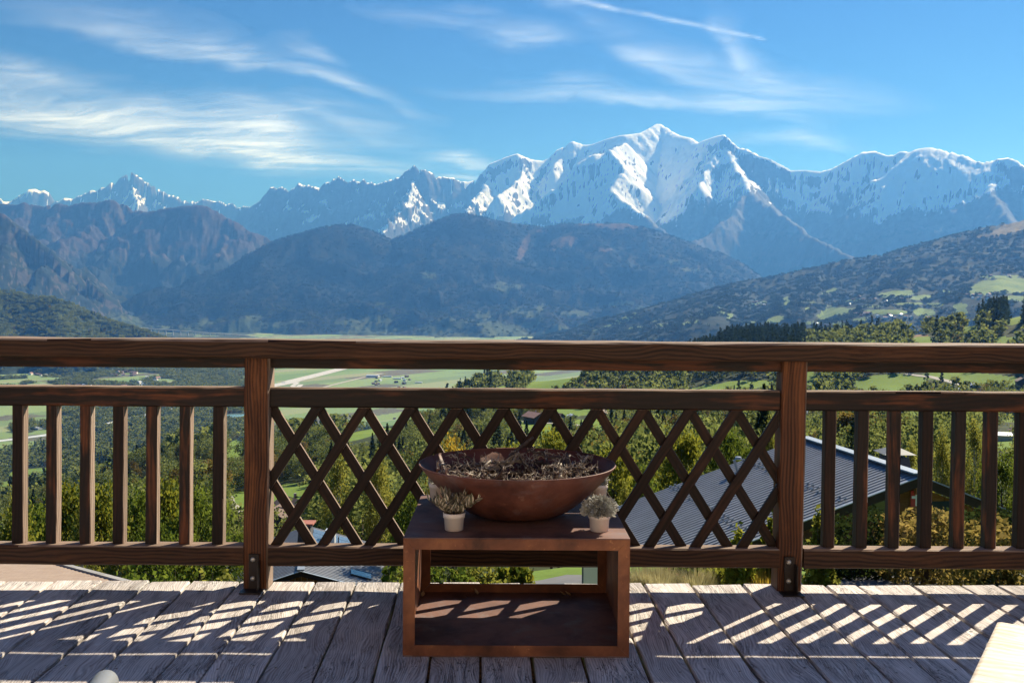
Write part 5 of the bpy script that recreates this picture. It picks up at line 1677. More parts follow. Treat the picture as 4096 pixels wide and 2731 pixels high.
def sample_grid(X, Y, Z, dens, n, seed):
    """n points on a grid surface, thick where dens is high"""
    rng = np.random.default_rng(seed)
    ax, ay = np.hypot(X[1:, :-1] - X[:-1, :-1], Y[1:, :-1] - Y[:-1, :-1]), np.hypot(X[:-1, 1:] - X[:-1, :-1], Y[:-1, 1:] - Y[:-1, :-1])
    w = (ax * ay * np.clip(dens[:-1, :-1], 0, None)).ravel()
    if n is None:
        n = int(w.sum())
    idx = rng.choice(len(w), n, p=w / w.sum())
    i, j = np.unravel_index(idx, ax.shape)
    s, t = rng.random(n), rng.random(n)
    q = lambda A: (A[i, j] * (1 - s) + A[i + 1, j] * s) * (1 - t) + (A[i, j + 1] * (1 - s) + A[i + 1, j + 1] * s) * t
    return np.stack([q(X), q(Y), q(Z)], 1)


def in_view(P, pad=160):
    a, b = project(P)
    return (a > -pad) & (a < 4096 + pad) & (b > 450) & (b < 2900)


mid_meshes = [lod_mesh('mid_tree', 'round', 12, 4.2, 1300, 0.50, 400 + i, LEAF['wood']) for i in range(4)] + [lod_mesh('mid_rusty', 'round', 11, 3.8, 1200, 0.48, 410, LEAF['rusty'])] + [lod_mesh('mid_fir', 'fir', 17, 3.0, 1200, 0.5, 420 + i, LEAF['fir']) for i in range(2)]
far_meshes = [lod_mesh('far_tree', 'round', 13, 5.0, 85, 2.0, 430 + i, LEAF['wood']) for i in range(4)] + [lod_mesh('far_rusty', 'round', 12, 4.6, 80, 1.9, 440, LEAF['rusty'])] + [lod_mesh('far_fir', 'fir', 19, 3.8, 80, 1.9, 450 + i, LEAF['fir']) for i in range(2)]
grove_meshes = [lod_mesh('grove', 'round', 15, 6.5, 34, 4.0, 460 + i, LEAF['wood'], 6, 16.0) for i in range(4)] + [lod_mesh('grove_rusty', 'round', 13, 6.0, 34, 4.0, 470, LEAF['rusty'], 4, 14.0)] + [lod_mesh('grove_fir', 'fir', 20, 5.0, 30, 3.6, 480, LEAF['fir'], 6, 15.0)]
MID, FAR, GROVE = kinds_collection('mid_kinds', mid_meshes), kinds_collection('far_kinds', far_meshes), kinds_collection('grove_kinds', grove_meshes)


def pick_kinds(P, nround, rusty, fir0, nfir, seed, firbias=0.0):
    rng = np.random.default_rng(seed)
    n = len(P)
    k = rng.integers(0, nround, n)
    k[rng.random(n) < 0.045] = rusty
    f = fbm(P[:, 0] / 140 + 9, P[:, 1] / 140 + 2, 3) + firbias + rng.normal(size=n) * .12
    k[f > 0.36] = fir0 + rng.integers(0, nfir, (f > 0.36).sum())
    return k


HOUSE_SPOTS = []                                     # (x, y, radius) kept clear of trees


def clear_of_houses(P):
    ok = np.ones(len(P), bool)
    for (x, y, r) in HOUSE_SPOTS:
        ok &= np.hypot(P[:, 0] - x, P[:, 1] - y) > r
    return ok

# ------------------------------------------------------------------ houses, near and far
ROOF_GREY = flat_mat('grey_sheet_roof', (0.24, 0.25, 0.27), 0.42, 0.25, 0.08, 1.5)
ROOF_CAP = flat_mat('grey_ridge_cap', (0.30, 0.34, 0.39), 0.4, 0.25, 0.05, 3)
FASCIA = flat_mat('dark_fascia', (0.060, 0.042, 0.032), 0.9, 0.0, 0.1, 4, 0, 0.1)
LARCH = wood_mat('larch_cladding', (0.34, 0.15, 0.06), (0.15, 0.06, 0.025), (0.42, 0.20, 0.085), 0.6, 0.4, 0.7, 0.2, 0.6)
RENDER = flat_mat('cream_render', (0.55, 0.50, 0.43), 0.9, 0, 0.06, 1.2)
WHITE_WALL = flat_mat('white_render', (0.72, 0.70, 0.66), 0.9, 0, 0.05, 1.2)
OLD_WOOD = flat_mat('old_barn_wood', (0.085, 0.055, 0.038), 0.9, 0, 0.2, 2)
GLASS = flat_mat('window_glass', (0.05, 0.065, 0.08), 0.08, 0.0, 0.1, 3, 0, 0.8)
TILE_PINK = flat_mat('pinkish_roof_tiles', (0.30, 0.17, 0.14), 0.8, 0, 0.12, 1.2)
TILE_RED = flat_mat('red_roof_tiles', (0.34, 0.12, 0.085), 0.8, 0, 0.15, 1.2)
TILE_BROWN = flat_mat('brown_roof_tiles', (0.14, 0.095, 0.075), 0.85, 0, 0.15, 1.2)
SHEET_PALE = flat_mat('pale_sheet_roof', (0.62, 0.64, 0.66), 0.35, 0.3, 0.06, 0.6)
SOLAR = flat_mat('solar_panel_glass', (0.09, 0.13, 0.19), 0.2, 0.0, 0.08, 2)
CONCRETE = flat_mat('grey_concrete', (0.30, 0.29, 0.28), 0.85, 0, 0.15, 3)
STONE_DARK = flat_mat('slate_cladding', (0.075, 0.075, 0.08), 0.7, 0, 0.2, 5)


def ribbed_roof(name, A, B, C_, D_, pitch, mat, parent, rib=0.028, cap=0.35):
    """profiled metal sheet over the quad ridge A-B, eave D-C (A above D, B above C); ribs run down the slope"""
    A, B, C_, D_ = map(Vector, (A, B, C_, D_))
    n = max(2, int((B - A).length / pitch))
    nrm = (B - A).cross(D_ - A).normalized()
    if nrm.z < 0:
        nrm = -nrm
    V, F = [], []
    for i in range(n):
        for (t, h) in ((0.0, 0.0), (0.52, 0.0), (0.60, rib), (0.90, rib), (0.98, 0.0)):
            q = (i + t) / n
            V += [A.lerp(B, q) + nrm * h, D_.lerp(C_, q) + nrm * h]
    V += [B, C_]
    for i in range(len(V) // 2 - 1):
        F.append((2 * i, 2 * i + 1, 2 * i + 3, 2 * i + 2))
    mb = MB()
    mb.add(V, F)
    mb.add([A - nrm * .05, D_ - nrm * .05, C_ - nrm * .05, B - nrm * .05], [(0, 3, 2, 1)])
    return mb.build(name, mat, parent)


def bar(mb, a, b, w, h, up=(0, 0, 1)):
    """a rectangular bar from a to b added to mb"""
    a, b = Vector(a), Vector(b)
    x = (b - a).normalized()
    z = Vector(up)
    z = (z - x * z.dot(x)).normalized()
    y = z.cross(x)
    P = [a + y * s * w / 2 + z * t * h / 2 for s, t in ((-1, -1), (1, -1), (1, 1), (-1, 1))]
    mb.poly_prism(P, b - a)


def recalc(o):
    bm = bmesh.new(); bm.from_mesh(o.data)
    bmesh.ops.recalc_face_normals(bm, faces=bm.faces)
    bm.to_mesh(o.data); bm.free()
    return o


guard_mb = MB()
guard_mb.box(-.045, .045, -.03, .03, 0, .035, .006)
guard_mb.box(-.02, .02, -.05, .05, .03, .075, .006)
guard_me = guard_mb.mesh('snow_guard', False)
guard_me.materials.append(ROOF_CAP)


def big_chalet():
    """the grey roofed chalet to the right; frame: u along the ridge away from us, v down the near slope"""
    k = 1.25
    Aw = at_dist(3680, 1903, 28.1 * k)
    rz_ = Aw.z
    dirr = Vector((-0.138, 0.990, 0)).normalized()
    per = Vector((-0.990, -0.138, 0)).normalized()
    L, Wd, dz = 7.0 * k, 8.8 * k, 2.985 * k
    A = Vector((Aw.x, Aw.y, rz_))
    B = A + dirr * L
    Dn, Cn = A + per * Wd - Vector((0, 0, dz)), B + per * Wd - Vector((0, 0, dz))
    W2 = 6.0 * k
    E, G_ = A - per * W2 - Vector((0, 0, W2 * .38)), B - per * W2 - Vector((0, 0, W2 * .38))
    base = A + dirr * (L / 2)
    t = empty('chalet', (base.x, base.y, gz1(base.x, base.y)))
    tag(t, 'large chalet with a broad grey ribbed metal roof just beyond the right hand hedge', 'house')
    inv = Matrix.Translation(-t.location)

    def P(o):
        o.matrix_parent_inverse = inv
        return o
    near = P(ribbed_roof('roof', A, B, Cn, Dn, 0.19 * k, ROOF_GREY, t))
    P(ribbed_roof('roof', A, B, G_, E, 0.19 * k, ROOF_GREY, t))
    mb = MB(); bar(mb, A + Vector((0, 0, .07)), B + Vector((0, 0, .07)), .42, .05); c = P(recalc(mb.build('ridge_cap', ROOF_CAP, t)))
    nrm = (B - A).cross(Dn - A).normalized()
    nrm = nrm if nrm.z > 0 else -nrm
    for row, q in enumerate((0.22, 0.50, 0.78)):
        n = 22
        for i in range(n):
            for off in (0.0, 0.018):
                pos = (A.lerp(B, (i + .75) / n)).lerp(Dn.lerp(Cn, (i + .75) / n), q + off)
                o = bpy.data.objects.new('snow_guard', guard_me)
                C.objects.link(o)
                o.parent = near
                o.matrix_parent_inverse = inv
                R = Matrix((dirr, nrm.cross(dirr), nrm)).transposed().to_4x4()
                o.matrix_world = Matrix.Translation(pos + nrm * .03) @ R
                if i % 2 or off:
                    pass
    down = Vector((0, 0, -1))
    for (a, b, nm) in ((A, Dn, 'verge_board'), (A, E, 'verge_board')):
        mb = MB(); bar(mb, a - dirr * .02 + down * .17, b - dirr * .02 + down * .17, .06, .30); P(recalc(mb.build(nm, FASCIA, t)))
        mb = MB(); bar(mb, a - dirr * .015 + down * .005, b - dirr * .015 + down * .005, .16, .03); P(recalc(mb.build('verge_flashing', ROOF_CAP, t)))
    mb = MB(); bar(mb, Dn + down * .12 + per * .06, Cn + down * .12 + per * .06, .13, .13); P(recalc(mb.build('gutter', FASCIA, t)))
    # walls under the roof, set back from the verge
    gx = dirr * 1.1
    inn = 0.84
    a0 = A + gx - Vector((0, 0, .35))
    dl, dr = a0 + per * Wd * inn - Vector((0, 0, dz * inn)), a0 - per * W2 * inn - Vector((0, 0, W2 * .38 * inn))
    zb = gz1(A.x, A.y) - 1.0
    mb = MB()
    dn = lambda p: Vector((p.x, p.y, zb))
    front = [a0, dl, dn(dl), dn(dr), dr]
    mb.poly_prism(front, dirr * (L - 1.4))
    P(recalc(mb.build('wall', LARCH, t)))
    f0 = -dirr * .012
    # boards of the gable, one by one
    nb = 26
    for i in range(nb):
        q0, q1 = i / nb, (i + .93) / nb
        def topz(v):
            return a0.z - (v * dz * inn / (Wd * inn) if v >= 0 else -v * .38) - .02
        v0, v1 = -W2 * inn + (Wd + W2) * inn * q0, -W2 * inn + (Wd + W2) * inn * q1
        p0, p1 = a0 + per * v0, a0 + per * v1
        z0 = a0.z - 1.45
        if topz(v0) < z0 + .05 or topz(v1) < z0 + .05:
            continue
        mb = MB()
        mb.poly_prism([Vector((p0.x, p0.y, z0)) + f0, Vector((p1.x, p1.y, z0)) + f0, Vector((p1.x, p1.y, topz(v1))) + f0, Vector((p0.x, p0.y, topz(v0))) + f0], -dirr * .03)
        P(recalc(mb.build('gable_board', LARCH, t)))
    for (v, w, z0, z1) in ((1.15, 1.5, -1.35, -.62), (-1.3, 1.6, -1.35, -.72), (2.7, 1.0, -3.2, -1.9), (-2.9, 1.2, -3.2, -1.9)):
        c0 = a0 + per * v
        mb = MB()
        p = [c0 + per * s * w / 2 for s in (-1, 1)]
        mb.poly_prism([Vector((p[0].x, p[0].y, a0.z + z0)), Vector((p[1].x, p[1].y, a0.z + z0)), Vector((p[1].x, p[1].y, a0.z + z1)), Vector((p[0].x, p[0].y, a0.z + z1))], -dirr * .05)
        w_ = P(recalc(mb.build('window', GLASS, t)))
    for s in (-.95, 1.15):                       # purlins carrying the overhang
        p = a0 + per * s * 3 + Vector((0, 0, -abs(s) * 3 * .36 + .02))
        mb = MB(); bar(mb, p - dirr * 1.05, p, .18, .22); P(recalc(mb.build('purlin', LARCH, t)))
    pc = a0 + Vector((0, 0, -.10))
    mb = MB(); bar(mb, pc - dirr * 1.05 + down * .05, pc + down * .05, .2, .24); P(recalc(mb.build('purlin', LARCH, t)))
    post_top = A - dirr * .02 + down * .45
    mb = MB(); bar(mb, A + dirr * .35 + down * .52, A + dirr * .35 + down * 2.6, .24, .24, up=dirr); P(recalc(mb.build('king_post', LARCH, t)))
    # enamel shield: red with a white cross
    sh = A + dirr * .19 + down * .78
    mb = MB(); bar(mb, sh + Vector((0, 0, .26)), sh - Vector((0, 0, .26)), .40, .02, up=dirr)
    fl_ = P(recalc(mb.build('emblem', flat_mat('red_enamel', (0.50, 0.03, 0.03), .4, 0, .03, 5), t)))
    white = flat_mat('white_enamel', (0.8, 0.8, 0.78), .4, 0, .03, 5)
    mb = MB()
    s2 = sh - dirr * .014
    bar(mb, s2 + Vector((0, 0, .24)), s2 - Vector((0, 0, .24)), .085, .006, up=dirr)
    recalc(mb.build('cross', white, fl_))
    mb = MB()
    s3 = s2 - dirr * .006 + Vector((0, 0, .05))
    bar(mb, s3 + per * .18, s3 - per * .18, .006, .085)
    recalc(mb.build('cross', white, fl_))
    # roof vent and lamp
    vp = A.lerp(B, .86).lerp(Dn.lerp(Cn, .86), .30)
    mb = MB(); mb.tube([vp, vp + nrm * .5], .06, 10); mb.lathe([(0, .62), (.12, .6), (.14, .5), (.0, .48)], 12, (vp + nrm * .0)); P(recalc(mb.build('vent_pipe', ROOF_CAP, t)))
    HOUSE_SPOTS.append((base.x, base.y, 9.5 * k))
    # the chimney behind the ridge
    cp = at_dist(3578, 1806, 35.5 * k)
    s = 0.48 * k
    mb = MB()
    zt = cp.z
    mb.poly_prism([(cp.x - s, cp.y - s, zt - 3.2), (cp.x + s, cp.y - s, zt - 3.2), (cp.x + s, cp.y + s, zt - 3.2), (cp.x - s, cp.y + s, zt - 3.2)], (0, 0, 1.6))
    V = [(cp.x + sx * s * q, cp.y + sy * s * q, zt + z) for (q, z) in ((1.0, -1.6), (.74, -.20)) for (sx, sy) in ((-1, -1), (1, -1), (1, 1), (-1, 1))]
    mb.add(V, [(0, 1, 5, 4), (1, 2, 6, 5), (2, 3, 7, 6), (3, 0, 4, 7), (4, 5, 6, 7)])
    ch = P(recalc(mb.build('chimney', STONE_DARK, t)))
    mb = MB()
    for sx, sy in ((-1, -1), (1, -1), (1, 1), (-1, 1)):
        bar(mb, (cp.x + sx * s * .66, cp.y + sy * s * .66, zt - .21), (cp.x + sx * s * .66, cp.y + sy * s * .66, zt - .02), .05, .05, up=(1, 0, 0))
    V = [(cp.x + sx * s * 1.1, cp.y + sy * s * 1.1, zt - .04) for (sx, sy) in ((-1, -1), (1, -1), (1, 1), (-1, 1))] + [(cp.x, cp.y, zt + .26)]
    mb.add(V, [(0, 1, 4), (1, 2, 4), (2, 3, 4), (3, 0, 4), (3, 2, 1, 0)])
    recalc(mb.build('cowl', COWL, ch))


COWL = flat_mat('dull_cowl_sheet', (0.15, 0.165, 0.185), 0.6, 0.1, .1, 3)


def lower_chalet():
    """grey roofed chalet below the lattice: its ridge runs away from us, its boarded gable faces us"""
    A = at_dist(1203, 2283, 55.3)
    B0 = at_dist(1234, 2108, 66.0)
    u = Vector((B0.x - A.x, B0.y - A.y, 0)).normalized()
    B = A + u * (B0 - A).length
    B.z = A.z
    v = Vector((u.y, -u.x, 0))                              # to the right
    up = Vector((0, 0, 1))
    hw_, drop = 4.7, 1.42
    mid = (A + B) / 2
    t = empty('chalet', (mid.x, mid.y, gz1(mid.x, mid.y)))
    tag(t, 'chalet with a grey ribbed roof, solar panels and a boarded gable, below the lattice', 'house')
    inv = Matrix.Translation(-t.location)

    def P(o):
        o.matrix_parent_inverse = inv
        return o
    HOUSE_SPOTS.append((mid.x, mid.y, 10.0))
    L = (B - A).length
    for sg in (-1, 1):
        E0, E1 = A + v * sg * hw_ - up * drop, B + v * sg * hw_ - up * drop
        P(ribbed_roof('roof', A, B, E1, E0, .30, ROOF_GREY, t, .035))
        mb = MB(); bar(mb, A - u * .03 - up * .14, E0 - u * .03 - up * .14, .06, .26); P(recalc(mb.build('verge_board', FASCIA, t)))
        mb = MB(); bar(mb, A - u * .02 + up * .01, E0 - u * .02 + up * .01, .2, .03); P(recalc(mb.build('verge_flashing', ROOF_CAP, t)))
        mb = MB(); bar(mb, E0 - up * .1 + v * sg * .06, E1 - up * .1 + v * sg * .06, .13, .13); P(recalc(mb.build('gutter', FASCIA, t)))
    mb = MB(); bar(mb, A + up * .06, B + up * .06, .4, .05); P(recalc(mb.build('ridge_cap', ROOF_CAP, t)))
    a0 = A + u * .9 - up * .3
    zb = t.location.z - 1.5
    inn = .84
    l, r = a0 - v * hw_ * inn - up * drop * inn, a0 + v * hw_ * inn - up * drop * inn
    mb = MB(); mb.poly_prism([a0, l, Vector((l.x, l.y, zb)), Vector((r.x, r.y, zb)), r], u * (L - 1.5)); P(recalc(mb.build('wall', RENDER, t)))
    n = 24
    for i in range(n):
        q0, q1 = -1 + 2 * i / n, -1 + 2 * (i + .92) / n
        p0, p1 = a0 + v * q0 * hw_ * inn - u * .012, a0 + v * q1 * hw_ * inn - u * .012
        z0, z1 = a0.z - abs(q0) * drop * inn - .02, a0.z - abs(q1) * drop * inn - .02
        mb = MB(); mb.poly_prism([Vector((p0.x, p0.y, a0.z - 2.6)), Vector((p1.x, p1.y, a0.z - 2.6)), Vector((p1.x, p1.y, z1)), Vector((p0.x, p0.y, z0))], -u * .03)
        P(recalc(mb.build('gable_board', LARCH, t)))
    mb = MB(); bar(mb, A + u * .05 - up * .2, a0 - up * .0, .2, .24); P(recalc(mb.build('purlin', LARCH, t)))
    # solar panels and a rooflight on the right slope
    nrm = u.cross(-v * hw_ + up * drop).normalized()
    nrm = nrm if nrm.z > 0 else -nrm
    dn_ = (v * hw_ - up * drop).normalized()
    R = Matrix((u, nrm.cross(u), nrm)).transposed().to_4x4()
    sgn = 1 if (nrm.cross(u)).dot(dn_) > 0 else -1
    me = MB(); me.box(-.48, .48, -.8, .8, 0, .05, .006)
    pan = me.mesh('solar_panel'); pan.materials.append(SOLAR)
    for i in range(5):
        for j in range(2):
            o = link('solar_panel', pan, None, t)
            pos = A.lerp(B, .50 + i * .095) + dn_ * (1.15 + j * 1.68) + nrm * .07
            o.matrix_world = Matrix.Translation(pos) @ R
            o.matrix_parent_inverse = inv
    me = MB(); me.box(-.5, .5, -.6, .6, 0, .08, .008)
    o = me.build('rooflight', GLASS, t)
    o.matrix_world = Matrix.Translation(A.lerp(B, .2) + dn_ * 3.4 + nrm * .05) @ R
    o.matrix_parent_inverse = inv
    cw = at_dist(1222, 2100, 61.5)
    mb = MB()
    V = [(cw.x + sx * q, cw.y + sy * q, cw.z + z) for (q, z) in ((.46, -1.9), (.36, -.1)) for (sx, sy) in ((-1, -1), (1, -1), (1, 1), (-1, 1))]
    mb.add(V, [(0, 1, 5, 4), (1, 2, 6, 5), (2, 3, 7, 6), (3, 0, 4, 7), (4, 5, 6, 7)])
    ch = P(recalc(mb.build('chimney', STONE_DARK, t)))
    mb = MB(); mb.box(cw.x - .55, cw.x + .55, cw.y - .55, cw.y + .55, cw.z + .1, cw.z + .2, .01); mb.build('chimney_cap', TILE_RED, ch)
    mb = MB()
    for sx in (-1, 1):
        mb.box(cw.x + sx * .3 - .04, cw.x + sx * .3 + .04, cw.y - .3, cw.y + .3, cw.z - .1, cw.z + .1)
    mb.build('chimney_pot', STONE_DARK, ch)
    cw = at_dist(1322, 2116, 63.0)
    mb = MB(); mb.box(cw.x - .3, cw.x + .3, cw.y - .3, cw.y + .3, cw.z - 1.6, cw.z, .01); P(mb.build('chimney', SHEET_PALE, t))


def tiled_roof_house():
    """a low house with a tan shingled roof, right under the left end of the deck"""
    ry, fy = 14.2, 19.6                                   # ridge close to us, eave beyond
    near_p, far_p = at_y(560, 2350, ry), at_y(140, 2236, fy)
    t = empty('house', (-9.0, 17.0, gz1(-9.0, 17.0)))
    tag(t, 'low house with a tan shingled roof just below the left end of the deck', 'house')
    B, Cc = near_p - t.location, far_p - t.location
    xL = -6.5
    A, Dd = Vector((xL, B.y, B.z)), Vector((xL, Cc.y, Cc.z))
    eave_z = Cc.z
    lowz = Vector((0, -3.0, -1.2))
    mb = MB()
    mb.add([A, B, Cc, Dd, A + lowz, B + lowz + Vector((1.5, 0, 0))], [(0, 1, 2, 3), (0, 4, 5, 1), (1, 5, 2)])
    rf = recalc(mb.build('roof', TILE_TAN, t))
    # courses of shingles, each a thin stepped strip
    n = 26
    for i in range(n):
        q0, q1 = i / n, (i + 1.12) / n
        a0, a1 = A.lerp(Dd, q0), A.lerp(Dd, min(1.02, q1))
        b0, b1 = B.lerp(Cc, q0), B.lerp(Cc, min(1.02, q1))
        up = Vector((0, 0, 1))
        mb = MB()
        mb.add([a0 + up * .006, b0 + up * .006, b1 + up * .022, a1 + up * .022, a1 + up * .004, b1 + up * .004], [(0, 3, 2, 1), (3, 4, 5, 2)])
        recalc(mb.build('shingle_course', TILE_TAN, rf))
    mb = MB(); bar(mb, B + Vector((0, 0, .03)), Cc + Vector((0.02, 0, .03)), .10, .05); recalc(mb.build('hip_cap', CONCRETE, rf))
    mb = MB(); mb.box(xL + .4, Cc.x - .4, B.y - 1.5, Cc.y - .5, -3.0, min(B.z - 1.0, eave_z - .2)); mb.build('wall', RENDER, t)


m_, t_, b_ = new_mat('tan_shingles')
tc_ = t_.n('ShaderNodeTexCoord')
br_ = t_.n('ShaderNodeTexBrick')
t_.put(br_.inputs['Vector'], t_.mapping(tc_.outputs['Object'], (1, 1, 1)))
br_.inputs['Color1'].default_value = (0.34, 0.25, 0.19, 1)
br_.inputs['Color2'].default_value = (0.27, 0.19, 0.145, 1)
br_.inputs['Mortar'].default_value = (0.19, 0.135, 0.10, 1)
br_.inputs['Scale'].default_value = 3.2
br_.inputs['Mortar Size'].default_value = 0.012
t_.put(b_.inputs['Base Color'], t_.mix(t_.m('MULTIPLY', t_.noise(tc_.outputs['Object'], 3.0, 4.0), .35), br_.outputs[0], (0.36, 0.29, 0.23)))
b_.inputs['Roughness'].default_value = 0.9
TILE_TAN = m_
big_chalet()
lower_chalet()
tiled_roof_house()

# --- smaller houses: one mesh set per pattern, copied
def house_parts(w, d, h, roof_h, over, roof_mat, wall_mat, detail):
    """wall, roof, windows ... on the origin, gable facing -Y"""
    out = []
    mb = MB()
    mb.poly_prism([(-w / 2, -d / 2, -2.5), (w / 2, -d / 2, -2.5), (w / 2, -d / 2, h), (0, -d / 2, h + roof_h * .93), (-w / 2, -d / 2, h)], (0, d, 0))
    out.append(('wall', mb, wall_mat))
    mb = MB()
    k = roof_h / (w / 2)
    e = w / 2 + over
    z0 = h - over * k
    for s in (-1, 1):
        P = [(0, -d / 2 - over, h + roof_h), (s * e, -d / 2 - over, z0), (s * e, -d / 2 - over, z0 - .22), (0, -d / 2 - over, h + roof_h - .22)]
        mb.poly_prism(P, (0, d + 2 * over, 0))
    out.append(('roof', mb, roof_mat))
    if detail:
        for fy in range(2):
            for fx in (-1, 0, 1):
                z = .9 + fy * 2.6
                if z + 1.2 > h + (roof_h * .4 if fx == 0 else 0):
                    continue
                mb = MB(); mb.box(fx * w * .28 - .5, fx * w * .28 + .5, -d / 2 - .04, -d / 2 + .02, z, z + 1.15)
                out.append(('window', mb, GLASS))
        mb = MB(); mb.box(-w * .42, w * .42, -d / 2 - 1.0, -d / 2 - .01, h * .48, h * .48 + .15)
        mb.box(-w * .42, w * .42, -d / 2 - 1.0, -d / 2 - .92, h * .48, h * .48 + 1.0)
        out.append(('balcony', mb, OLD_WOOD))
        mb = MB(); mb.box(w * .18, w * .18 + .7, d * .1, d * .1 + .7, h + roof_h * .3, h + roof_h + .9)
        out.append(('chimney', mb, CONCRETE))
    return [(nm, recalc_mesh(mb.mesh(nm)), mt) for nm, mb, mt in out]


def recalc_mesh(me):
    bm = bmesh.new(); bm.from_mesh(me)
    bmesh.ops.recalc_face_normals(bm, faces=bm.faces)
    bm.to_mesh(me); bm.free()
    return me


PATTERN = {}
for nm, args in {'pink': (9, 12, 4.6, 2.3, 1.1, TILE_PINK, OLD_WOOD, True), 'white': (9, 12, 4.8, 1.9, 1.0, SHEET_PALE, RENDER, True), 'red': (9, 11, 4.6, 2.4, .9, TILE_RED, RENDER, True), 'barn': (8, 11, 4.2, 2.4, .8, TILE_BROWN, OLD_WOOD, True), 'plain': (10, 13, 5.0, 2.6, .8, TILE_BROWN, WHITE_WALL, True),
                 'far_white': (10, 13, 5.5, 2.4, .8, SHEET_PALE, WHITE_WALL, False), 'far_red': (10, 13, 5.5, 2.6, .8, TILE_PINK, WHITE_WALL, False), 'far_dark': (10, 13, 5.0, 2.8, .8, TILE_BROWN, OLD_WOOD, False), 'shed': (18, 46, 6.5, 2.0, .5, SHEET_PALE, SHEET_PALE, False)}.items():
    PATTERN[nm] = house_parts(*args)
    for (_, me, mt) in PATTERN[nm]:
        me.materials.append(mt)


def house(kind, x, y, z, rz, s, label, group=None, name='house', cat='house', clear=1.0):
    t = empty(name, (x, y, z), rz)
    t.scale = (s, s, s)
    tag(t, label, cat, group)
    for nm, me, mt in PATTERN[kind]:
        o = bpy.data.objects.new(nm, me)
        C.objects.link(o)
        o.parent = t
    if clear:
        HOUSE_SPOTS.append((x, y, 11 * s * clear))
    return t


# photo x, photo y of its foot, kind, turn in degrees, size, label
SINGLE = [(2138, 1692, 'pink', 35, 1.0, 'chalet with a pinkish roof and dark walls beside the lane in the middle meadow'), (2226, 1684, 'barn', 50, .8, 'brown barn half hidden behind a slat, right of the pink roofed chalet'), (2288, 1678, 'white', 20, .5, 'tiny white roofed shed on the meadow right of the pink roofed chalet'), (2412, 1672, 'barn', -10, .8, 'dark barn with a white awning at the right end of the middle meadow'), (2486, 1668, 'plain', 5, 1.1, 'grey gabled farmhouse at the edge of the middle meadow'),
          (1645, 1752, 'white', -20, .8, 'pale roofed white chalet with balconies in the clearing behind the lattice'), (1570, 1748, 'pink', 40, .7, 'low pinkish roofed house left of the pale roofed chalet'), (1578, 1676, 'barn', 70, .62, 'small brown cabin by the lane at the top of the clearing'), (2672, 1742, 'pink', 75, 1.15, 'long pinkish roof among trees behind the right half of the lattice'), (3530, 1768, 'white', 60, .8, 'bright pale roofed house between the second and third bars at the right'),
          (3745, 1765, 'white', 80, .75, 'grey white roofed house behind the fourth and fifth bars at the right'), (4012, 1762, 'white', 100, .62, 'white roofed house behind the sixth bar at the right'), (4078, 1752, 'plain', 30, .7, 'brown roofed house at the right edge beyond the birches'), (3250, 1690, 'far_white', 60, .8, 'pale roof among trees just right of the post'), (3885, 1568, 'white', 25, 1.05, 'white roofed chalet beside the road on the bright meadow'), (3860, 1576, 'white', 80, .7, 'white lean-to roof in front of the meadow chalet'),
          (4088, 1545, 'barn', 10, 1.0, 'brown barn on the bright meadow at the right edge'), (2995, 1568, 'far_white', 60, .45, 'tiny hut on the shadowed meadow under the top rails'), (930, 2122, 'red', 60, .55, 'red roofed cottage left of the post, low behind the seventh bar'), (898, 2150, 'pink', 70, .6, 'pink roofed cottage next to the red one below the seventh bar'), (1170, 2072, 'barn', 30, .8, 'brown roofed farmhouse at the foot of the round green field'), (1105, 2105, 'barn', -20, .7, 'dark roofed house beside the post below the round green field'), (1215, 2090, 'red', 10, .5, 'orange roofed house behind the chimney of the lower chalet'),
          (3540, 1338, 'pink', 60, 1.1, 'long pale pink roof on the wooded rise above the handrail'), (3588, 1333, 'far_white', 70, 1.0, 'shining white roof on the wooded rise above the handrail'), (3655, 1328, 'pink', 80, 1.1, 'pinkish roof right of the shining white one above the handrail'), (3795, 1318, 'far_white', 50, .9, 'pale roof under the dark firs above the handrail'), (3480, 1352, 'far_dark', 40, 1.0, 'dark roofed house left of the pink roof above the handrail'), (3300, 1362, 'far_white', 60, .8, 'pale roof touching the handrail left of the wooded rise'), (3345, 1362, 'far_dark', 60, .9, 'dark roof touching the handrail beside the pale one')]
for (px, py, kind, turn, s, label) in SINGLE:
    p = on_ground(px, py, 70.0)
    house(kind, p.x, p.y, p.z + .2, math.radians(turn) + math.atan2(-p.x, p.y), s, label)


def hamlet(n, boxes, kinds, size, label, group, surf, seed, name='house', cat='house'):
    r = random.Random(seed)
    k = 0
    tries = 0
    pts = []
    while k < n and tries < n * 40:
        tries += 1
        bx = r.choice(boxes)
        px, py = r.uniform(bx[0], bx[2]), r.uniform(bx[1], bx[3])
        p = surf(px, py)
        if p is None or any((p - q).length < 16 * size for q in pts):
            continue
        pts.append(p)
        kd = r.choice(kinds)
        look = {'far_white': 'pale roofed', 'far_red': 'pinkish roofed', 'far_dark': 'brown roofed'}[kd]
        house(kd, p.x, p.y, p.z + .3, r.uniform(0, 6.28), size * r.uniform(.75, 1.25), look + ' ' + label, look + ' ' + group, name, cat, 2.6)
        k += 1


def sheet_hit(X, Y, Z):
    """a finder for the first point of a hill sheet along a sight line"""
    PXs, PYs = px_of(X, Y, Z)

    def f(px, py):
        j = int(np.argmin(np.abs(PXs[-1] - px)))
        col = PYs[:, j]
        vis = np.minimum.accumulate(col)
        i = np.nonzero((col <= py) & (col <= vis + 1e-6))[0]
        return Vector((X[i[0], j], Y[i[0], j], Z[i[0], j])) if len(i) else None
    return f


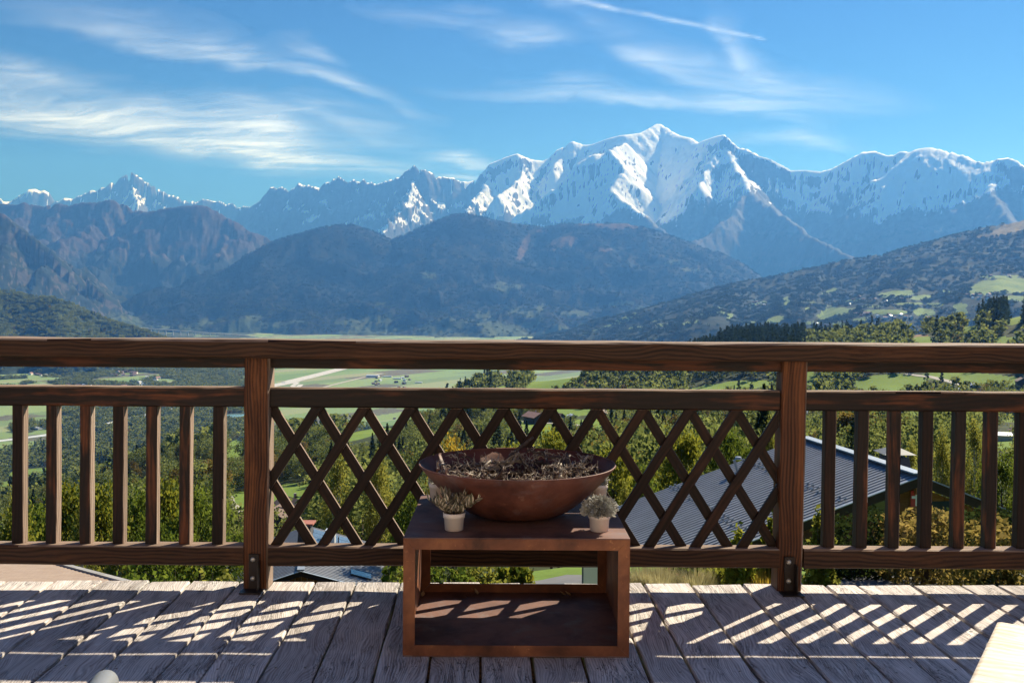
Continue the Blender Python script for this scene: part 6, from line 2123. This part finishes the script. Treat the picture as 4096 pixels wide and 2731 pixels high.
hit4 = sheet_hit(X4, Y4, Z4)
hamlet(46, [(270, 1538, 420, 1560), (480, 1535, 580, 1560), (560, 1500, 680, 1550), (110, 1482, 220, 1506), (430, 1490, 560, 1505)], ['far_red', 'far_white', 'far_red', 'far_dark'], 1.15, 'small house in the valley village showing above the left middle rail', 'houses of the valley village', on_ground, 51)
hamlet(16, [(1480, 1500, 1640, 1560), (1500, 1520, 1720, 1545)], ['far_dark', 'far_dark', 'far_white'], .95, 'field barn scattered on the flat green valley floor', 'field barns on the valley floor', on_ground, 52, 'barn', 'barn')
hamlet(54, [(3380, 1190, 3560, 1225), (3520, 1185, 3660, 1200), (3380, 1255, 3480, 1270), (3480, 1265, 3620, 1285), (3260, 1285, 3330, 1305), (3870, 1180, 3960, 1210), (3010, 1200, 3060, 1225), (3600, 1270, 3720, 1280), (3950, 1098, 4060, 1112)], ['far_white', 'far_dark', 'far_red', 'far_dark'], 1.25, 'tiny house in the hamlets on the distant pasture hillside', 'houses on the distant hillside', hit4, 53)
for (px, py, s, turn, lab) in [(1492, 1508, 1.2, 78, 'long white glasshouse shed on the valley floor'), (1545, 1508, .7, 80, 'shorter white shed beside the long glasshouse on the valley floor'), (1590, 1517, .75, 82, 'pale green roofed shed on the valley floor'), (1675, 1532, .6, 85, 'thin white shed at the right of the valley floor'), (145, 1716, .7, 60, 'pale factory roof among the riverside trees between the first bars'), (1135, 1531, .4, 70, 'white lorry depot beside the motorway')]:
    p = on_ground(px, py, 300.0)
    house('shed', p.x, p.y, p.z, math.radians(turn), s, lab, None, 'shed', 'shed')

# ------------------------------------------------------------------ roads, river, lake, viaduct
LINES = []                                            # courses kept clear of trees: (points, half width)
ASPHALT = flat_mat('asphalt', (0.12, 0.12, 0.125), 0.9, 0, 0.1, .6)
PALE_ROAD = flat_mat('pale_motorway', (0.42, 0.41, 0.40), 0.85, 0, 0.06, .02)
GRAVEL_TRACK = flat_mat('gravel_track', (0.34, 0.32, 0.28), 0.95, 0, 0.12, .2)
RIVER = flat_mat('milky_river_water', (0.55, 0.57, 0.55), 0.35, 0, 0.06, .02)
LAKE = flat_mat('lake_water', (0.16, 0.33, 0.42), 0.12, 0, 0.05, .01)


def ribbon(name, label, pix, width, mat, lift=.3, r0=8.0, kind='structure', smooth=12):
    P = [on_ground(px, py, r0) for px, py in pix]
    Q = []
    for a, b in zip(P[:-1], P[1:]):
        for i in range(smooth):
            Q.append(a.lerp(b, i / smooth))
    Q.append(P[-1])
    Q = [Q[0]] + [(Q[i - 1] + Q[i] * 2 + Q[i + 1]) / 4 for i in range(1, len(Q) - 1)] + [Q[-1]]
    V, F = [], []
    for i, q in enumerate(Q):
        t = Q[min(i + 1, len(Q) - 1)] - Q[max(i - 1, 0)]
        n = Vector((-t.y, t.x, 0)).normalized() * width / 2
        for s in (-1, -.33, .33, 1):
            p = q + n * s
            V.append((p.x, p.y, gz1(p.x, p.y) + lift))
    for i in range(len(Q) - 1):
        for k in range(3):
            F.append((i * 4 + k, i * 4 + k + 1, i * 4 + k + 5, i * 4 + k + 4))
    mb = MB(); mb.add(V, F)
    o = recalc(mb.build(name, mat))
    tag(o, label, None, None, kind)
    LINES.append((np.array([q[:2] for q in Q]), width / 2 + (6 if width > 8 else 2)))
    return o


ribbon('river', 'pale milky river crossing the valley floor', [(-200, 1790), (0, 1764), (179, 1742), (312, 1721), (402, 1704), (565, 1664), (720, 1632)], 30, RIVER, .8, 900)
ribbon('river', 'side arm of the milky river', [(120, 1836), (232, 1816), (312, 1807), (400, 1799)], 16, RIVER, .8, 900)
ribbon('road', 'pale motorway sweeping across the valley floor', [(1000, 1566), (1080, 1546), (1150, 1532), (1180, 1522), (1250, 1505), (1320, 1487), (1420, 1462), (1560, 1440)], 62, PALE_ROAD, 1.0, 900)
ribbon('road', 'looped slip road beside the motorway', [(1190, 1530), (1180, 1538), (1170, 1545), (1182, 1552), (1196, 1546), (1204, 1538)], 20, PALE_ROAD, 1.0, 900)
ribbon('path', 'straight field track on the valley floor', [(1295, 1550), (1350, 1535), (1440, 1513), (1530, 1494)], 16, GRAVEL_TRACK, .9, 900)
ribbon('path', 'farm lane in the clearing behind the lattice', [(1480, 1692), (1540, 1684), (1600, 1674)], 3.2, GRAVEL_TRACK, .25, 200)
ribbon('path', 'lane past the pink roofed chalet', [(2030, 1683), (2110, 1688), (2200, 1694), (2300, 1700), (2330, 1712)], 3.4, GRAVEL_TRACK, .25, 150)
ribbon('road', 'narrow road over the bright meadow at the right', [(3620, 1497), (3720, 1507), (3800, 1527), (3870, 1548), (3900, 1562)], 6.0, GRAVEL_TRACK, .3, 300)
ribbon('path', 'curving farm track in the round green field', [(905, 1980), (924, 1992), (930, 2012), (948, 2040), (985, 2054)], 2.4, GRAVEL_TRACK, .2, 90)
ribbon('road', 'asphalt lane passing below the deck', [(2120, 2330), (2330, 2326), (2700, 2338), (3100, 2340), (3500, 2338), (3760, 2322), (4000, 2312), (4300, 2300)], 2.2, ASPHALT, .02, 8)
lk = on_ground(945, 1666, 900)
mb = MB()
ring = [(lk.x + 44 * math.cos(a) * (1 + .2 * math.sin(3 * a)), lk.y + 75 * math.sin(a) * (1 + .2 * math.cos(2 * a)), -349.2) for a in [2 * math.pi * i / 40 for i in range(40)]]
mb.add(ring, [tuple(range(40))])
tag(recalc(mb.build('lake', LAKE)), 'small blue lake by the post at the left', None, None, 'structure')
LINES.append((np.array([[lk.x, lk.y - 40], [lk.x, lk.y + 40]]), 60))


def viaduct():
    a, b = at_dist(560, 1311, 9300.0), at_dist(1120, 1352, 8900.0)
    t = empty('viaduct', ((a.x + b.x) / 2, (a.y + b.y) / 2, -350))
    tag(t, 'pale road viaduct on tall piers at the mouth of the valley', 'viaduct')
    inv = Matrix.Translation(-t.location)
    mb = MB(); bar(mb, a, b, 20, 5); o = recalc(mb.build('bridge_deck', PALE_ROAD, t)); o.matrix_parent_inverse = inv
    n = 19
    for i in range(n):
        p = a.lerp(b, (i + .5) / n)
        h = 46 - 26 * abs(i / n - .35)
        mb = MB(); mb.box(p.x - 4.5, p.x + 4.5, p.y - 3, p.y + 3, max(-352, p.z - h - 20), p.z - 2.6)
        o = mb.build('pier', PALE_ROAD, t); o.matrix_parent_inverse = inv


viaduct()
px_ = at_y(2362, 2300, 15.0)
t = empty('gate_pillar', (px_.x, 15.0, gz1(px_.x, 15.0)))
tag(t, 'white pillar beside the lane, seen through the back of the stand', 'pillar')
hp = at_y(2362, 2255, 15.0).z - t.location.z
mb = MB(); mb.box(-.115, .115, -.1, .1, -.3, hp, .008); mb.build('shaft', WHITE_WALL, t)
mb = MB(); mb.box(-.135, .135, -.12, .12, hp + .001, hp + .05, .008); mb.build('cap', CONCRETE, t)
mb = MB(); mb.box(-.125, -.1155, -.09, .09, -.3, hp - .01); mb.build('edge_strip', STONE_DARK, t)
mb = MB(); mb.box(.1155, .15, -.06, .06, -.3, hp - .02); mb.build('timber_strip', LARCH, t)

# the chalet the deck belongs to stands behind the camera
mb = MB(); mb.box(-7, 7, -3.35, -3.05, -3, 5.2)
tag(mb.build('house_wall', flat_mat('warm_house_wall', (0.60, 0.47, 0.36), 0.9, 0, .06, 1.0)), 'pale timber wall of the chalet behind the deck', None, None, 'structure')

# grass beside the lane
rng = np.random.default_rng(5)
n = 9000
gpx, gpy = 3380 + 700 * rng.random(n), 2268 + 66 * rng.random(n)
gpts = np.array([on_ground(a, b, 8.0)[:] for a, b in zip(gpx[:700], gpy[:700])])
gidx = rng.integers(0, 700, n)
GPp = gpts[gidx] + np.concatenate([rng.normal(size=(n, 2)) * .3, np.zeros((n, 1))], 1)
near_l = np.hypot(GPp[:, None, 0] - LINES[9][0][None, :, 0], GPp[:, None, 1] - LINES[9][0][None, :, 1]).min(1) > 1.15
GPp = GPp[near_l]
n = len(GPp)
GPp[:, 2] = gz(GPp[:, 0], GPp[:, 1])
aa = rng.random(n) * 6.283
hh = .05 + .09 * rng.random(n)
d = np.stack([np.cos(aa) * .5 * hh, np.sin(aa) * .5 * hh, hh], 1)
s = np.stack([-np.sin(aa), np.cos(aa), 0 * aa], 1) * .008
V = np.stack([GPp - s, GPp + s, GPp + d], 1).reshape(-1, 3)
tag(link('grass', np_mesh('grass', V, np.arange(3 * n).reshape(-1, 3)), LEAF['grass']), 'tufty green verge beside the lane', None, None, 'stuff')

# ------------------------------------------------------------------ the woods
def open_meadows(P, size, tall):
    """drop the trees that would stand up in front of a clearing"""
    ok = np.ones(len(P), bool)
    for f in (0.95, 0.6, 0.3):
        a, b = project(P + np.stack([0 * size, 0 * size, size * tall * f], 1))
        ok &= blobs(a, b, GSPOTS, 0.3, 40) < 0.5
    return ok


def clear_of_lines(P):
    ok = np.ones(len(P), bool)
    for pts, w in LINES:
        c = pts.mean(0)
        rad = np.hypot(*(pts - c).T).max() + w
        sel = np.nonzero(np.hypot(P[:, 0] - c[0], P[:, 1] - c[1]) < rad)[0]
        if len(sel) == 0:
            continue
        dd = np.full(len(sel), 9e9)
        for a, b in zip(pts[:-1], pts[1:]):
            ab = b - a
            tt = np.clip(((P[sel, :2] - a) @ ab) / (ab @ ab + 1e-9), 0, 1)
            q = a + tt[:, None] * ab
            dd = np.minimum(dd, np.hypot(*(P[sel, :2] - q).T))
        ok[sel[dd < w]] = False
    return ok


gap_n = fbm(XG / 55 + 4, YG / 55, 3)
woody = (1 - np.clip(MEAD_G * 1.6, 0, 1)) * (1 - plain) * (1 - np.clip(drys * 2, 0, 1)) * (0.35 + 0.65 * sst(gap_n, -.45, 0.0))
P = sample_grid(XG, YG, ZG, woody * ((RRg > 78) & (RRg < 720)) / 42.0, None, 61)
P = P[in_view(P, 60)]
P = P[clear_of_houses(P) & clear_of_lines(P)]
rng = np.random.default_rng(62)
size = 0.62 + 0.6 * rng.random(len(P)) + .12 * fbm(P[:, 0] / 60, P[:, 1] / 60, 2)
size *= np.interp(np.hypot(P[:, 0], P[:, 1]), [78, 160, 300], [.62, .8, 1.0])
kp = open_meadows(P, size, 12.0)
P, size = P[kp], size[kp]
kinds = pick_kinds(P, 4, 4, 5, 2, 63, -.04)
r_ = np.hypot(P[:, 0], P[:, 1])
order = np.argsort(r_)
trunk_mb = MB(); trunk_mb.tube([(0, 0, -1), (0, 0, 4), (0.2, 0, 8)], [.28, .2, .06], 6)
trunk_me = trunk_mb.mesh('trunk', True)
trunk_me.materials.append(BARK)
SINGLES = order[:300]
zone_px, _ = project(P)
ZONES = [(-999, 560, 'behind the first bars at the left'), (560, 1080, 'behind the bars left of the first post'), (1080, 1650, 'behind the lattice left of the bowl'), (1650, 2480, 'above the bowl behind the lattice'), (2480, 3120, 'behind the lattice right of the bowl'), (3120, 3650, 'behind the bars right of the second post'), (3650, 9999, 'behind the last bars at the right')]
for i in SINGLES:
    k = int(kinds[i])
    where = next(z[2] for z in ZONES if z[0] <= zone_px[i] < z[1])
    big = 'tall' if size[i] > .80 else 'low'
    nm, look = ('woodland_tree', 'green broadleaf tree') if k < 4 else ('rusty_tree', 'rust coloured tree') if k == 4 else ('fir_tree', 'dark fir tree')
    t = empty(nm, P[i], rng.random() * 6.28)
    t.scale = (size[i],) * 3
    tag(t, '%s %s in the slope woods %s' % (big, look, where), 'tree', '%s %s of the woods %s' % (big, look, where))
    for pn, me in (('trunk', trunk_me), ('crown', mid_meshes[k])):
        o = bpy.data.objects.new(pn, me)
        C.objects.link(o)
        o.parent = t
rest = order[300:]
scatter('slope_woods', 'mixed woods on the slope below the gardens', P[rest], size[rest], kinds[rest], MID, 64)

hillfir = blobs(PX, PY, [(2900, 1400, 330, 60), (4000, 1260, 150, 60, -30), (3420, 1530, 110, 40)], .2, 40)
P = sample_grid(XG, YG, ZG, woody * ((RRg >= 720) & (RRg < 2700)) / 78.0, None, 65)
P = P[in_view(P, 60)]
P = P[clear_of_houses(P) & clear_of_lines(P)]
rng = np.random.default_rng(67)
size = .75 + .6 * rng.random(len(P))
kp = open_meadows(P, size, 13.0)
P, size = P[kp], size[kp]
pa, pb = project(P)
fb = 0.9 * (((pa > 2600) & (pa < 3220) & (pb > 1330) & (pb < 1470)) | ((pa > 3860) & (pb < 1300)))
kinds = pick_kinds(P, 4, 4, 5, 2, 66, fb - .08)
scatter('middle_woods', 'mixed woods around the clearings', P, size, kinds, FAR, 68)

P = sample_grid(XG, YG, ZG, plain * (1 - np.clip(field * 1.5, 0, 1)) * ((RRg < 5600)) / 330.0, None, 69)
P = P[in_view(P, 40)]
P = P[clear_of_houses(P) & clear_of_lines(P)]
rng = np.random.default_rng(70)
kinds = pick_kinds(P, 4, 4, 5, 1, 71, -.35)
scatter('riverside_woods', 'woods along the river on the valley floor', P, .5 + .45 * rng.random(len(P)), kinds, GROVE, 72)

PINE_LEAF = leaf_mat('mountain_pine_needles', [(0.006, 0.010, 0.008), (0.013, 0.020, 0.014), (0.030, 0.040, 0.022)], 0.1, 0.02, 0.8, 0.5)
PALE_LEAF = leaf_mat('mountain_beech_leaves', [(0.016, 0.024, 0.012), (0.034, 0.046, 0.020), (0.07, 0.08, 0.032)], 0.25, 0.02, 0.8, 0.5)
PINE = kinds_collection('pine_kinds', [lod_mesh('beech_grove', 'round', 15, 6.5, 34, 4.0, 490 + i, PALE_LEAF, 6, 16.0) for i in range(5)] + [lod_mesh('pine_grove', 'fir', 20, 5.0, 30, 3.6, 496, PINE_LEAF, 6, 15.0)])
up4 = Z4 > gz(X4.ravel(), Y4.ravel()).reshape(X4.shape) + 1
nz4 = fbm(X4 / 260, Y4 / 260, 4)
d4 = (1 - np.clip(mead4 * 1.5, 0, 1)) * (1 - np.clip(dry4 * 1.5, 0, 1)) * up4 * np.interp(nz4, [-.4, 0.25], [1, .35])
P = sample_grid(X4, Y4, Z4, d4 / 900.0, None, 73)
P = P[in_view(P, 40)]
P = P[clear_of_houses(P)]
rng = np.random.default_rng(74)
kinds = pick_kinds(P, 4, 4, 5, 1, 75, .0)
scatter('hillside_woods', 'woods and hedgerows on the distant pasture hillside', P, .6 + .5 * rng.random(len(P)), kinds, PINE, 76)
up5 = Z5 > -349
P = sample_grid(X5, Y5, Z5, up5 / 620.0, None, 77)
P = P[in_view(P, 40)]
rng = np.random.default_rng(78)
kinds = pick_kinds(P, 4, 4, 5, 1, 79, -.1)
scatter('knoll_woods', 'woods on the rounded hill at the valley edge', P, .6 + .5 * rng.random(len(P)), kinds, GROVE, 80)

# the forest on the dark mountains, dense enough to give them a furred edge
RM_ = np.hypot(XM, YM)
PXm, PYm = px_of(XM, YM, ZM)
seen = PYm <= np.minimum.accumulate(PYm, axis=0) + 3
dm = seen * (ZM > -345) * (1 - np.clip(DM * 1.3, 0, .85)) * (1 - np.clip(blobs(PXm, PYm, brownspots, 0.4, 20) * 1.5, 0, 1))
P = sample_grid(XM, YM, ZM, dm / 1500.0, None, 81)
P = P[in_view(P, 40)]
rng = np.random.default_rng(82)
pa, pb = project(P)
kinds = pick_kinds(P, 4, 4, 5, 1, 83, 1.0 - 1.1 * sst(pb + 90 * fbm(P[:, 0] / 500, P[:, 1] / 500, 3), 1150, 1300))
scatter('mountain_forest', 'conifer forest on the dark mountains in the middle distance', P, .8 + .5 * rng.random(len(P)), kinds, PINE, 84)

# ------------------------------------------------------------------ the air over the valley
def build_haze():
    mb = MB()
    mb.box(-19000, 19000, -60, 32500, -430, 4300)
    m = bpy.data.materials.new('valley_air')
    m.use_nodes = True
    t = NT(m.node_tree)
    out = t.n('ShaderNodeOutputMaterial')
    v = t.n('ShaderNodeVolumePrincipled')
    v.inputs['Color'].default_value = (0.11, 0.36, 1.0, 1.0)
    v.inputs['Density'].default_value = HAZE_DENSITY
    v.inputs['Absorption Color'].default_value = (1.0, 1.0, 1.0, 1.0)
    v.inputs['Anisotropy'].default_value = 0.25
    t.t.links.new(v.outputs[0], out.inputs['Volume'])
    o = mb.build('haze', m)
    tag(o, 'pale blue air filling the valley', None, None, 'stuff')


HAZE_DENSITY = 4.7e-5
build_haze()
